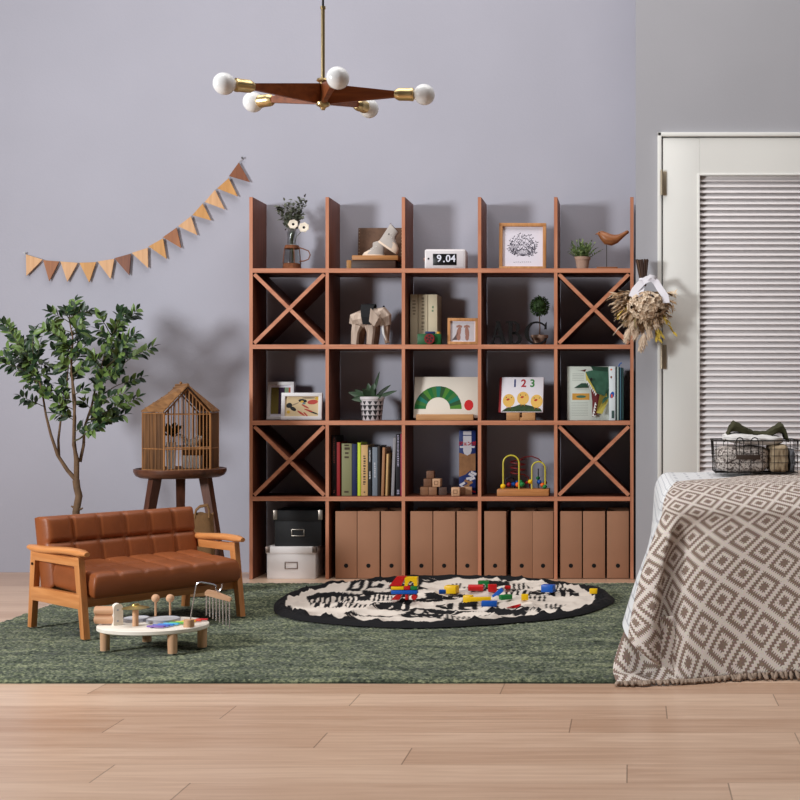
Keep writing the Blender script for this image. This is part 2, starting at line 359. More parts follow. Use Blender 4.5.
def sofa():
    t = thing('sofa', 'small tan leather two seat sofa with tufted back and oak arm frames', 'sofa', (-1.793, 4.72, RUGZ+.005), math.radians(50.5))
    W2, DF, DB = .301, -.187, .187; az = .272
    for sx in (-1, 1):
        x = sx*W2
        fm = MB()
        def leg(ya, yb, z1):
            m = MB(); w0, w1 = .021, .026
            vs = []
            for (yy, z, w) in ((yb, 0, .0125), (ya, z1, .018)):
                for dx, dy in ((-.0105, -w), (.0105, -w), (.0105, w), (-.0105, w)): vs.append((x+dx, yy+dy, z))
            m.add(vs, [[0, 1, 2, 3], [4, 5, 6, 7], [0, 1, 5, 4], [1, 2, 6, 5], [2, 3, 7, 6], [3, 0, 4, 7]]); return m
        leg(DF+.045, DF, az).build('leg', m_oak, t); leg(DB-.028, DB, az).build('leg', m_oak, t)
        MB().b2(x-.0115, x+.0115, DF+.02, DB-.012, .098, .146, .002).b2(x-.011, x+.011, DF+.03, DB-.02, az-.032, az-.003, .002).build('side_rail', m_oaky, t)
        a = MB(); pts = [(x, DF-.012+(DB-DF+.026)*i/10, az+.012+.004*math.sin(i*.6)) for i in range(11)]
        a.tube(pts, [(.010, .008)]+[(.0225, .0125)]*9+[(.014, .009)], 14); ar = a.build('armrest', m_oaky, t, ang=60)
        bt = MB(); bt.cyl((x+sx*.012, DB-.026, az-.045), (x+sx*.015, DB-.026, az-.045), .005, n=10); bt.build('bolt', mat('dark_bolt', (58, 40, 30), .4, .6), t)
    MB().b2(-W2+.012, W2-.012, DF+.028, DF+.05, .100, .142, .002).b2(-W2+.012, W2-.012, DB-.05, DB-.028, .1, .142, .002).build('front_rail', m_oakx, t)
    s = tuft(.566, .315, .085, 6, 2, .011, rad=.024)
    se = s.build('seat_cushion', m_lea, t, ang=70); se.rotation_euler = (-PI/2+.06, 0, 0); se.location = (0, -.055, .181)
    b = tuft(.592, .262, .088, 6, 2, .015, rad=.024, vmap=lambda v: (v/.63*.5 if v < .63 else .5+(v-.63)/.37*.5))
    be = b.build('back_cushion', m_lea, t, ang=70); be.rotation_euler = (-.2, 0, 0); be.location = (0, .128, .262)
    return t
sofa()
# ---------------------------------------------------------------- stool, birdcage and what stands in it
m_wal = wood('dark_walnut', (70, 40, 28), (100, 60, 44), 'z', .4); m_walx = wood('dark_walnut_seat', (72, 42, 30), (104, 64, 46), 'x', .38)
SX, SYY, SZ = PX(180.5, 5.55), 5.55, PZ(468.5, 5.55)-.0155
st = thing('stool', 'round dark walnut stool with splayed legs carrying the birdcage', 'stool', (SX, SYY, .0155))
MB().lathe([(.0, SZ-.036), (.164, SZ-.036), (.18, SZ-.028), (.189, SZ-.012), (.189, SZ), (.182, SZ+.002), (.176, SZ-.008), (0, SZ-.008)], 48).build('seat', m_walx, st, ang=40)
for a in (229, 349, 109):
    ca, sa = math.cos(math.radians(a)), math.sin(math.radians(a))
    p0 = Vector((.115*ca, .115*sa, SZ-.034)); p1 = Vector((.205*ca, .205*sa, 0))
    m = MB(); d = Vector((ca, sa, 0)); s = Vector((-sa, ca, 0)); vs = []
    for p, w in ((p0, .020), (p1, .014)): vs += [p-d*w-s*w, p+d*w-s*w, p+d*w+s*w, p-d*w+s*w]
    m.add(vs, [[0, 1, 2, 3], [4, 5, 6, 7], [0, 1, 5, 4], [1, 2, 6, 5], [2, 3, 7, 6], [3, 0, 4, 7]]); m.build('leg', m_wal, st)
MB().tube([(.13*math.cos(math.radians(a)), .13*math.sin(math.radians(a)), .2) for a in (229, 349, 109)], .009, 10, closed=True).build('stretcher', m_wal, st)
CZ = SZ+.0155-.0075
cg = thing('birdcage', 'house shaped wooden birdcage with gabled roof and thin bars', 'birdcage', (PX(182, 5.55), 5.55, CZ), math.radians(31))
m_cw = wood('cage_board', (70, 46, 28), (124, 84, 48), 'z', .7); m_cb = wood('cage_bar', (132, 88, 50), (172, 120, 72), 'z', .6); m_cr = wood('cage_roof', (104, 70, 40), (142, 100, 60), 'y', .7)
u = 5.55/F
fw, mw, fy_, my, by = 22*u, 36.5*u, -.105, .02, .115     # front half width, middle half width
eh = (470-412)*u; rh = (470-386)*u; foot = [(-fw, fy_), (fw, fy_), (mw, my), (fw, by), (-fw, by), (-mw, my)]
fl = MB(); fl.prism(foot, 0, .008, ax='z'); fl.build('floor_board', m_cw, cg)
bar = MB()
def mem(a, b, r=.0022, m=None): (m or bar).cyl(a, b, r, n=6)
fa = (0, fy_, rh-.012); ba = (0, by, rh-.012)
frm = MB()
for y in (fy_, by):
    for sx in (-1, 1): mem((sx*fw, y, 0), (sx*fw, y, eh-.006), .0042, frm); mem((sx*fw, y, eh-.006), (0, y, rh-.012), .0035, frm)
    for z in (.006, .045 if 0 else .0935, .1, eh-.008): mem((-fw, y, z), (fw, y, z), .0026, frm)
for sx in (-1, 1):
    mem((sx*mw, my, 0), (sx*mw, my, eh), .004, frm)
    for z in (.006, .095, eh-.004):
        mem((sx*fw, fy_, z), (sx*mw, my, z), .003, frm); mem((sx*fw, by, z), (sx*mw, my, z), .003, frm)
frm.build('cage_frame', m_cb, cg)
for i in range(1, 13):
    x = -fw+2*fw*i/13; zt = eh-.006+(rh-.012-eh+.006)*(1-abs(x)/fw)
    MB().cyl((x, fy_, .004), (x, fy_, zt), .0022, n=6).build('bar', m_cb, cg)
for i in range(1, 9):
    x = -fw+2*fw*i/9; zt = eh-.006+(rh-.012-eh+.006)*(1-abs(x)/fw); MB().cyl((x, by, .004), (x, by, zt), .0022, n=6).build('bar', m_cb, cg)
for sx in (-1, 1):                                    # boarded side panels, slats separated by slits
    for (xa, ya, xb, yb, n) in ((sx*fw, fy_, sx*mw, my, 6), (sx*fw, by, sx*mw, my, 4)):
        sl = MB(); a0 = Vector((xa, ya, 0)); a1 = Vector((xb, yb, 0)); d = a1-a0; L = d.length; an = math.atan2(d.y, d.x)
        for i in range(n):
            c = a0+d*((i+.5)/n); sl.box((c.x, c.y, eh/2+.002), (L/n-.0025, .004, eh-.006), (0, 0, an), .0005)
        sl.build('side_panel', m_cw, cg)
for sx in (-1, 1):
    rf = MB()
    rid = [Vector((0, fy_-.012, rh)), Vector((0, by+.01, rh))]
    eav = [Vector((sx*(fw+.006), fy_-.012, eh)), Vector((sx*(mw+.006), my, eh+.002)), Vector((sx*(fw+.006), by+.01, eh))]
    rm = Vector((0, my, rh))
    th = Vector((0, 0, .006))
    for q in ([rid[0], rm, eav[1], eav[0]], [rm, rid[1], eav[2], eav[1]]):
        rf.add([*q, *[p+th for p in q]], [[0, 1, 2, 3], [4, 5, 6, 7], [0, 1, 5, 4], [1, 2, 6, 5], [2, 3, 7, 6], [3, 0, 4, 7]])
        for i in range(5):                            # lath ribs
            t_ = (i+.5)/5
            A = q[0].lerp(q[3], t_)+th; B = q[1].lerp(q[2], t_)+th; rf.tube([A, B], .0028, 6)
    rf.build('roof_slope', m_cr, cg)
rg = MB(); rg.cyl((0, fy_-.012, rh+.006), (0, by+.01, rh+.006), .005, n=8); rg.sph((-.005, .0, rh+.014), .006); rg.build('ridge', m_cr, cg)
m_white = mat('white_ceramic', (232, 230, 228), .35)
m_blackleaf = mat('deep_green_leaf', (24, 40, 24), .6, var=.3, vs=30)
c0 = Vector((PX(182, 5.55), 5.55, CZ+.0085)); CR = Matrix.Rotation(math.radians(31), 3, 'Z')
pp = thing('potted_plant', 'small dark leafy plant in a tall white pot inside the birdcage', 'plant', c0+CR @ Vector((-.045, .0, 0)))
MB().lathe([(0, 0), (.018, 0), (.021, .108), (.022, .112), (.018, .112), (.017, .106), (0, .106)], 20).build('pot', m_white, pp)
m = MB()
for i in range(46):
    a = R.uniform(0, 2*PI); el = R.uniform(.1, 1.4); d = Vector((math.cos(a)*math.cos(el), math.sin(a)*math.cos(el), math.sin(el)))
    m.leaf(Vector((0, 0, .134))+d*R.uniform(.005, .042), d+Vector((R.uniform(-.5, .5), R.uniform(-.5, .5), R.uniform(-.3, .3))), .03, .02)
m.tube([(0, 0, .1), (.001, 0, .17)], .003, 6); m.build('foliage', m_blackleaf, pp)
def bird(name, label, loc, rotz, s, mats, fat=1.0):
    t = thing(name, label, 'ornament', loc, rotz)
    b = MB(); pts = [(-.0, -.03), (.012, -.018), (.03, 0), (.055, .004), (.085, .006), (.12, .022), (.15, .036)]
    prof = [(-.052, .044, .002), (-.046, .043, .009), (-.034, .042, .0155), (-.018, .03, .022), (.004, .012, .028), (.03, .006, .0275), (.056, .012, .021), (.08, .025, .0135), (.105, .042, .0095), (.125, .055, .008), (.128, .057, .002)]
    b.tube([Vector((x*s, 0, z*s)) for x, z, r in prof], [(r*s*1.05*fat, r*s*fat) for x, z, r in prof], 16); b.build('body', mats[0], t, ang=80)
    bk = MB(); bk.cyl((-.05*s, 0, .043*s), (-.066*s, 0, .038*s), .005*s, .0005, 8); bk.build('beak', mats[1], t)
    for sy in (-1, 1): MB().sph((-.04*s, sy*.0145*s*fat, .047*s), .0028*s, 8, 6).build('eye', mats[2], t)
    return t
m_blk = mat('black_paint', (26, 24, 24), .5)
bd = bird('bird_figurine', 'small white bird ornament perched inside the birdcage', c0+CR @ Vector((.058, .0, .109)), PI*.85, .74, (m_white, mat('beak_tan', (170, 130, 90), .6), m_blk))
MB().cyl((0, 0, -.009), (0, 0, .012), .016, .009).build('base', m_white, bd)
bx = thing('white_block', 'low white box under the bird inside the birdcage', 'box', c0+CR @ Vector((.045, .0, 0)))
MB().b2(-.038, .038, -.02, .02, .0, .055, .002).build('body', m_white, bx); MB().b2(-.04, .04, -.021, .021, .055, .0905, .002).build('lid', m_cw, bx)
bd.location.z = c0.z+.0905+.009
# paper bag behind the sofa
bg = thing('paper_bag', 'brown basket bag with twisted handle behind the sofa under the stool', 'bag', (PX(200, 5.36), 5.36, RUGZ+.0045), .3)
m_bag = mat('brown_canvas', (126, 92, 58), .85, var=.12, vs=30, bump=.3, bs=120)
g = MB()
def bagf(uu, v):
    a = 2*PI*uu; w = .052+.006*math.sin(v*3); d = .045; n = 4
    c, s = math.cos(a), math.sin(a); r = (abs(c)**n+abs(s)**n)**(-1/n)
    return Vector((w*r*c+.003*noise.noise((uu*6, v*5, 1)), d*r*s, (.335*v+.004*math.sin(a*5)*v)))
g.grid(bagf, 40, 14, cu=True); g.add([bagf(k/40, 0) for k in range(40)], [list(range(40))]); g.build('body', m_bag, bg, ang=60)
for sy in (-1, 1):
    MB().tube([(-.02, sy*.044, .32), (-.016, sy*.042, .35), (.0, sy*.036, .365), (.028, sy*.036, .37), (.036, sy*.04, .35), (.036, sy*.044, .32)], .004, 8).build('handle', m_bag, bg)
# ---------------------------------------------------------------- tree
def tree():
    TY = 5.7; bx_ = PX(78, TY)
    t = thing('tree', 'slender potted tree with small glossy green leaves behind the sofa', 'tree', (bx_, TY, 0)); s = TY/F
    def q(px, py, dy=0): return Vector((PX(px, TY)-bx_, dy, PZ(py, TY)))
    m_bark = mat('bark', (112, 88, 66), .85, var=.25, vs=40, bump=.5, bs=90); m_pot = mat('grey_pot', (120, 118, 116), .7)
    MB().lathe([(0, 0), (.085, 0), (.11, .17), (.115, .18), (.1, .18), (.095, .165), (0, .165)], 32).build('pot', m_pot, t)
    MB().lathe([(0, .16), (.094, .168), (0, .172)], 24, cap0=False, cap1=False).build('soil', mat('soil', (56, 42, 32), .95, bump=.6, bs=80), t)
    tr = MB(); tr.tube([(0.0, 0, .16), (-.004, 0, .25), q(76, 512), q(79, 496), q(77, 488), q(76, 480)], [.017, .0165, .0155, .0155, .015, .0155], 10)
    for kx, ky, dx in ((80, 493, 3), (73, 507, -3), (81, 509, 3)): tr.tube([q(kx-dx, ky+1), q(kx, ky), q(kx+dx*.6, ky-1)], [.006, .005, .003], 6)
    stems = [([(76, 480), (68, 470), (59, 455), (53, 435), (48, 415), (44, 390), (36, 365)], -.02, .0075),
             ([(59, 457), (57, 440), (58, 420), (62, 395), (64, 370), (66, 350)], .04, .005),
             ([(76, 480), (75, 460), (72, 440), (72, 418), (70, 395), (68, 360), (70, 330)], .03, .008),
             ([(77, 480), (79, 460), (77, 445), (79, 420), (80, 400), (76, 370), (78, 340), (74, 320)], -.05, .0075),
             ([(80, 462), (83, 445), (83, 428), (90, 405), (95, 380), (104, 352), (110, 335)], .02, .006)]
    paths = []
    for pts, dy, r in stems:
        P = [q(x, y, dy*min(1, i/3)) for i, (x, y) in enumerate(pts)]; n = len(P)
        tr.tube(P, [r*1.3*(1-.75*i/(n-1)) for i in range(n)], 8); paths.append([P[i].lerp(P[i+1], k/6) for i in range(2, n-1) for k in range(6)]+[P[-1]])
    lf = MB(); tw = MB(); rr = random.Random(5)
    def branch(p, d, L, nl):
        P = [p]; dd = Vector(d).normalized(); st_ = L/7
        for i in range(7):
            dd = (dd+Vector((rr.uniform(-.13, .13), rr.uniform(-.13, .13), rr.uniform(-.12, .1)-.01))).normalized(); P.append(P[-1]+dd*st_)
        tw.tube(P, [.0022-.0015*i/7 for i in range(8)], 5)
        for k in range(nl):
            f = (.22+.78*(k+.8)/(nl+.3))*7; i = min(6, int(f)); c = P[i].lerp(P[i+1], f-i); ax = (P[i+1]-P[i]).normalized()
            sd = ax.cross(Vector((rr.uniform(-.4, .4), -1, rr.uniform(-.2, .6)))).normalized()*(1 if k % 2 else -1)
            lf.leaf(c, ax*.7+sd*.8+Vector((0, rr.uniform(-.35, .3), rr.uniform(-.2, .2))), rr.uniform(.034, .050), rr.uniform(.0175, .0235), up=Vector((rr.uniform(-.6, .6), rr.uniform(-1.3, -.4), rr.uniform(.1, 1.0))), curl=rr.uniform(.02, .3), n=3, mi=0 if rr.random() < .6 else 1)
        lf.leaf(P[-1], dd, .036, .015, n=2)
    # outline of the crown: tips aimed at in the plane of the trunk, with depth
    tips = [(5, 330), (12, 328), (3, 355), (8, 367), (22, 340), (14, 380), (30, 398), (38, 362), (45, 347), (34, 330), (28, 352), (40, 325), (52, 323), (56, 335), (60, 315), (72, 298), (70, 312), (86, 308), (92, 310), (84, 325), (100, 322), (112, 318), (118, 322), (133, 312), (136, 309), (128, 330), (120, 340), (146, 347), (136, 352), (128, 372), (118, 360), (131, 388), (122, 405), (108, 395), (112, 412), (118, 420), (100, 418), (94, 425), (88, 415), (98, 400), (60, 400), (50, 408), (40, 395), (54, 380), (66, 385), (48, 372), (72, 365), (86, 370), (92, 355), (80, 345), (104, 372), (110, 352), (62, 358), (74, 345), (24, 370), (16, 345), (64, 345), (98, 340), (88, 392), (76, 400), (34, 384), (20, 358), (104, 336), (48, 355), (58, 366), (106, 384), (70, 415), (82, 330), (30, 372), (45, 385), (118, 378), (96, 366), (66, 330), (92, 330), (40, 340), (26, 360), (58, 350), (84, 352), (100, 356), (116, 346), (90, 380), (74, 378), (56, 392), (42, 378), (110, 404), (84, 404), (96, 412), (70, 352), (50, 330), (34, 348), (122, 336), (20, 372), (12, 362), (64, 402), (48, 398), (106, 362), (80, 366), (154, 348), (146, 336), (142, 372), (136, 396), (126, 414), (112, 424), (141, 310), (128, 350), (134, 362), (3, 322), (2, 345)]
    allp = [p for P in paths for p in P]
    while len(tips) < 118:
        a, r_ = rr.uniform(0, 2*PI), rr.random()**.5
        tips.append((73+66*r_*math.cos(a), 360+56*r_*math.sin(a)))
    for (x, y) in tips:
        T = q(x, y, rr.uniform(-.14, .12))
        c = min(allp, key=lambda p: (p-T).length+1.5*max(0, p.z-T.z+.45*abs(T.x-p.x)))
        d = T-c; L = d.length
        if L > .16: c2 = c+d*.4; tw.tube([c, c+d*.2+Vector((0, 0, -.006)), c2], [.004, .003, .0022], 6); c = c2
        branch(c, (T-c)+Vector((0, 0, .015)), max(.05, (T-c).length-.015), max(6, int((T-c).length/.0128)))
    tr.build('trunk', m_bark, t, ang=60); tw.build('twigs', mat('green_twig', (86, 84, 56), .8), t, ang=60)
    lf.build('foliage', [mat('leaf_dark', (36, 58, 32), .42, spec=.5, var=.25, vs=12), mat('leaf_highlight', (100, 124, 62), .42, spec=.5, var=.2, vs=12)], t, ang=80)  # second, paler leaf colour paints yellow-green highlights onto random leaves
tree()
# ---------------------------------------------------------------- bunting
def bunting():
    Y = WY-.014; fl = [((80, 352), (132, 368), (82, 418), 0), ((133, 370), (183, 374), (152, 434), 2), ((186, 374), (240, 378), (208, 436), 0), ((244, 378), (296, 376), (275, 438), 1), ((300, 374), (352, 366), (341, 428), 0), ((352, 364), (403, 350), (398, 416), 3), ((405, 348), (455, 332), (456, 394), 0), ((457, 328), (502, 303), (513, 366), 1), ((501, 300), (544, 270), (558, 333), 2), ((548, 266), (588, 235), (607, 293), 0), ((592, 232), (624, 196), (650, 248), 1), ((630, 192), (662, 154), (692, 214), 0), ((668, 150), (704, 118), (732, 174), 1), ((705, 112), (735, 70), (769, 130), 3)]
    k = 260/800
    def q(p, y=Y): return PT(p[0]*k, 140+p[1]*k, y)
    t = thing('wooden_bunting', 'string of fourteen triangular wooden pennants hung on the wall above the tree', 'bunting', q((80, 350)))
    o = t.location.copy(); ms = [wood('pennant_beech', (200, 150, 104), (218, 170, 122), 'z'), wood('pennant_oak', (186, 130, 66), (208, 152, 84), 'z'), wood('pennant_walnut', (138, 80, 40), (164, 102, 54), 'z'), wood('pennant_wenge', (112, 58, 28), (134, 76, 40), 'z')]
    for a, b, c, mi in fl:
        A, B, C = q(a)-o, q(b)-o, q(c)-o
        A = A.lerp(B, .02)
        MB().prism([(A.x, A.z), (B.x, B.z), (C.x, C.z)], -.004, .003).build('pennant', ms[mi], t)
    s = [q((80, 349), WY-.006)-o]+[x for a, b, c, mi in fl for x in (q(a, Y+.006)-o, q(b, Y+.006)-o)]+[q((748, 56), WY-.006)-o]
    MB().tube(s, .0012, 6).build('string', mat('cotton_string', (150, 140, 130), .9), t)
    for p in ((80, 349), (748, 57)):
        n = q(p, WY-.001)-o; MB().cyl(n, n+Vector((0, -.014, .001)), .0018, n=8).cyl(n+Vector((0, -.012, .001)), n+Vector((0, -.016, .001)), .005, n=12).build('nail', mat('nail_steel', (90, 88, 88), .35, .8), t)
bunting()
# ---------------------------------------------------------------- pendant lamp
def pendant():
    Y = 4.0; t = thing('pendant_lamp', 'five armed brass and teak pendant lamp with white globe bulbs hanging from ceiling', 'lamp', (PX(323, Y), Y, PZ(94, Y)))
    m_br = mat('brass', (216, 190, 138), .34, .95); m_teak = wood('teak', (104, 52, 24), (140, 76, 38), 'x', .4); m_bulb = mat('opal_glass', (238, 238, 238), .18, spec=.5, trans=.0)
    z0 = t.location.z; zt = PZ(9, Y)-z0
    MB().cyl((0, 0, .0), (0, 0, zt), .0058, n=14).build('rod', m_br, t); MB().cyl((0, 0, zt), (0, 0, zt+.008), .008).build('rod_cap', m_br, t)
    MB().cyl((0, 0, zt), (0, 0, CE-z0-.02), .0035, n=8).build('cord', m_blk, t)
    MB().lathe([(0, CE-z0-.03), (.05, CE-z0-.028), (.055, CE-z0), (0, CE-z0)], 28).build('ceiling_rose', m_br, t)
    MB().lathe([(0, -.05), (.006, -.049), (.009, -.042), (.02, -.036), (.022, -.028), (.011, -.022), (.011, .034), (.02, .04), (.018, .046), (0, .047)], 24).build('hub', m_br, t)
    tilt = Matrix.Rotation(math.radians(4.4), 4, 'X')
    for a in (-69, 2, 75, 148, 218):
        M = tilt @ Matrix.Rotation(math.radians(a), 4, 'Z'); Ab = MB(M); w0, w1, h0, h1 = .013, .009, .031, .009; x0, x1 = .010, .225
        vs = []
        for x, w, h in ((x0, w0*.5, h0), (x1, w1, h1)): vs += [(x, -w, -h), (x, w, -h), (x, w, h), (x, -w, h)]
        Ab.add(vs, [[0, 1, 2, 3], [4, 5, 6, 7], [0, 1, 5, 4], [1, 2, 6, 5], [2, 3, 7, 6], [3, 0, 4, 7]]); ar = Ab.build('arm', m_teak, t)
        Mx = M @ Matrix.Translation((.218, 0, 0)) @ Matrix.Rotation(PI/2, 4, 'Y')
        s = MB(Mx); s.lathe([(0, 0), (.012, .001), (.0185, .012), (.0195, .018), (.0195, .048), (.0205, .05), (.0205, .058), (.017, .06), (0, .06)], 24); s.build('socket', m_br, ar)
        b = MB(Mx); b.lathe([(.012, .056), (.014, .062)]+[(.0325*math.sin(th), .092-.0325*math.cos(th)) for th in [.5+(PI-.5)*i/12 for i in range(13)]], 24, cap1=False); b.build('bulb', m_bulb, ar, ang=80)
pendant()
# ---------------------------------------------------------------- things on the bookshelf
T1, T2, T3, T4 = TOPS
E = .0004
m_paper = mat('page_paper', (226, 218, 204), .85); m_wfr = mat('white_frame', (226, 222, 222), .5); m_ofr = wood('light_wood_frame', (176, 120, 70), (206, 150, 98), 'z', .5)
m_print = mat('print_paper', (226, 220, 230), .8); m_ink = mat('grey_ink', (78, 74, 88), .8)
m_red = mat('red_paint', (190, 24, 26), .35); m_yel = mat('yellow_paint', (238, 190, 16), .35); m_blu = mat('blue_paint', (22, 88, 180), .35); m_grn = mat('green_paint', (24, 120, 58), .35); m_org = mat('orange_paint', (236, 100, 24), .35)
def frame(name, label, group, px0, px1, py0, Y, zb, bord, dep, mf, mp, art=None, mats=(), lean=.12, yaw=0, cat='picture frame'):
    w = (px1-px0)*Y/F; h = PZ(py0, Y)-zb
    h /= math.cos(lean)
    t = thing(name, label, cat, (PX((px0+px1)/2, Y), Y, zb+E+dep*math.sin(lean)), (-lean, 0, yaw), group)
    f = MB(); f.b2(-w/2, w/2, 0, dep, 0, bord, .0012).b2(-w/2, w/2, 0, dep, h-bord, h, .0012).b2(-w/2, -w/2+bord, .0003, dep, bord-.001, h-bord+.001, .0012).b2(w/2-bord, w/2, .0003, dep, bord-.001, h-bord+.001, .0012)
    f.build('frame', mf, t)
    MB().b2(-w/2+bord*.9, w/2-bord*.9, dep*.45, dep*.9, bord*.9, h-bord*.9).build('mat_board', mp, t)
    if art:
        a = MB(); art(a, w-2*bord, h-2*bord, bord, dep*.45-.0004, dep*.45+.0004); a.build('picture', list(mats), t)
    return t
# row 1 : vase
vy = 6.03; vx = PX(292, vy)
v = thing('flower_vase', 'clear glass bottle vase wrapped in wicker with white anemones', 'vase', (vx, vy, T1+E))
m_glass = mat('clear_glass', (236, 240, 240), .04, trans=1, ior=1.3); m_wick = mat('wicker', (128, 78, 50), .8, var=.3, vs=70, bump=.5, bs=200)
MB().lathe([(0, .001), (.037, .001), (.040, .01), (.036, .06), (.032, .1), (.026, .112), (.021, .122), (.02, .15), (.024, .178), (.0225, .178), (.0185, .15), (.0195, .122), (.025, .111), (.031, .098), (.035, .058), (.038, .012), (0, .006)], 28).build('bottle', m_glass, v, ang=70)
wk = MB()
for i in range(7): wk.tube([((.0415-.0006*i)*math.cos(a*PI/12), (.0415-.0006*i)*math.sin(a*PI/12), .003+i*.0042+.0008*math.sin(a*PI/2)) for a in range(24)], .0023, 5, closed=True)
for i in range(4): wk.tube([((.0335-.0012*i)*math.cos(a*PI/12), (.0335-.0012*i)*math.sin(a*PI/12), .101+i*.0038) for a in range(24)], .0024, 5, closed=True)
for k in range(4): a = k*PI/2+.5; wk.tube([(.042*math.cos(a), .042*math.sin(a), .03), (.038*math.cos(a), .038*math.sin(a), .065), (.035*math.cos(a), .035*math.sin(a), .1)], .002, 5)
wk.build('wicker_wrap', m_wick, v, ang=60)
MB().tube([(.032, -.01, .105), (.055, -.012, .098), (.08, -.014, .088), (.088, -.014, .07), (.08, -.013, .05), (.06, -.012, .042), (.037, -.01, .04)], .0028, 7).build('handle', m_wick, v)
stm = MB(); lfm = MB(); rr = random.Random(9)
def q1(px, py): return Vector((PX(px, vy)-vx, rr.uniform(-.03, .02), PZ(py, vy)-T1))
for (px, py) in ((280, 208), (287, 203), (291, 206), (296, 210), (301, 197), (305, 199), (300, 207), (284, 214), (298, 216), (292, 200), (288, 219), (303, 217), (278, 204)):
    T = q1(px, py); mid = Vector((T.x*.35, T.y*.5, .2)); P = [Vector((R.uniform(-.01, .01), 0, .03)), Vector((T.x*.1, 0, .15)), mid, mid.lerp(T, .5)+Vector((0, 0, .006)), T]
    stm.tube(P, [.001, .001, .001, .0009, .0006], 5)
    for i in range(24):
        f = rr.uniform(0, 1); c = mid.lerp(T, f)+Vector((rr.uniform(-.012, .012), rr.uniform(-.012, .012), rr.uniform(-.012, .012))); lfm.leaf(c, Vector((rr.uniform(-1, 1), rr.uniform(-1, .4), rr.uniform(-.2, 1))), rr.uniform(.017, .028), rr.uniform(.011, .017), n=2, curl=.1)
stm.build('stems', mat('stem_green', (84, 88, 58), .7), v); lfm.build('leaves', mat('eucalyptus_leaf', (98, 102, 86), .6, var=.3, vs=25), v, ang=80)
dk = MB(); T = q1(279, 209)
for i in range(12): dk.leaf(T, Vector((rr.uniform(-1, 1), rr.uniform(-1, .5), rr.uniform(-1, 1))), .016, .014, n=2)
dk.build('dark_blossom', mat('dark_plum_petal', (40, 30, 40), .7), v)
for (px, py, s) in ((295.2, 225.6, .024), (305.8, 228.8, .025)):
    fm = MB(); c = q1(px, py); c.y = -.034; nn = Vector((.1, -1, .25)).normalized(); a0 = nn.orthogonal().normalized(); b0 = nn.cross(a0)
    for i in range(7):
        an = i*2*PI/7+.2; d = a0*math.cos(an)+b0*math.sin(an); fm.leaf(c-d*.002, d+nn*.25, s*1.1, s*1.35, up=nn, curl=.1, n=3)
    fl = fm.build('anemone', mat('cream_petal', (238, 226, 208), .7, spec=.2), v, ang=80)
    MB().sph(c+nn*.004, .006, 10, 7).build('flower_center', mat('flower_black', (24, 20, 24), .8), fl)
    MB().tube([Vector((0, 0, .04)), Vector((c.x*.3, -.005, .15)), c-nn*.003], .0014, 5).build('flower_stem', m_grn if 0 else MATS['stem_green'], fl)
# row 1 : chest, board, boots, studded case
m_dkw = wood('dark_box_wood', (54, 36, 28), (78, 54, 42), 'x', .5); m_gold = wood('box_end_wood', (150, 104, 54), (176, 126, 70), 'z', .5); m_tanb = wood('tan_board', (150, 100, 54), (182, 126, 74), 'x', .5)
y = 5.99
bx = thing('storage_box', 'flat dark brown book shaped box lying under the tan board on top shelf', 'box', (PX(371, y), y, T1+E))
w = 49*y/F
MB().b2(-w/2+.004, w/2, 0, .122, 0, .042, .002).build('body', m_dkw, bx); MB().b2(-w/2, -w/2+.022, -.001, .123, -.0, .0425, .001).build('spine', m_gold, bx)
bd_ = tag(MB().b2(PX(352, y), PX(398, y), y-.004, y+.12, 0, .0215, .002).build('wooden_board', m_tanb, None, (0, 0, T1+.043+E)), 'tan wooden board under the baby boots on top shelf', 'board')
m_case = mat('studded_brown_leather', (98, 72, 56), .75, var=.25, vs=30, bump=.2, bs=90)
yc = 6.125
cs = thing('leather_case', 'worn brown leather folder with stud rows leaning behind the baby boots', 'folder', (PX(380, yc), yc, T1+E+.003), (-.06, 0, 0))
cw, ch = 45*yc/F, PZ(228, yc)-T1
MB().b2(-cw/2, cw/2, 0, .022, 0, ch, .004).build('cover', m_case, cs)
sd = MB()
for i in range(13):
    for x in (-cw/2+.006, cw/2-.006): sd.sph((x, -.0005, .012+(ch-.02)*i/12), .0018, 8, 5)
sd.build('studs', mat('stud_brass', (190, 176, 150), .4, .7), cs)
m_boot = mat('boot_suede', (178, 170, 164), .85, var=.05, vs=30); m_toe = mat('boot_toe_cream', (226, 204, 184), .7); m_in = mat('boot_lining', (92, 66, 54), .9)
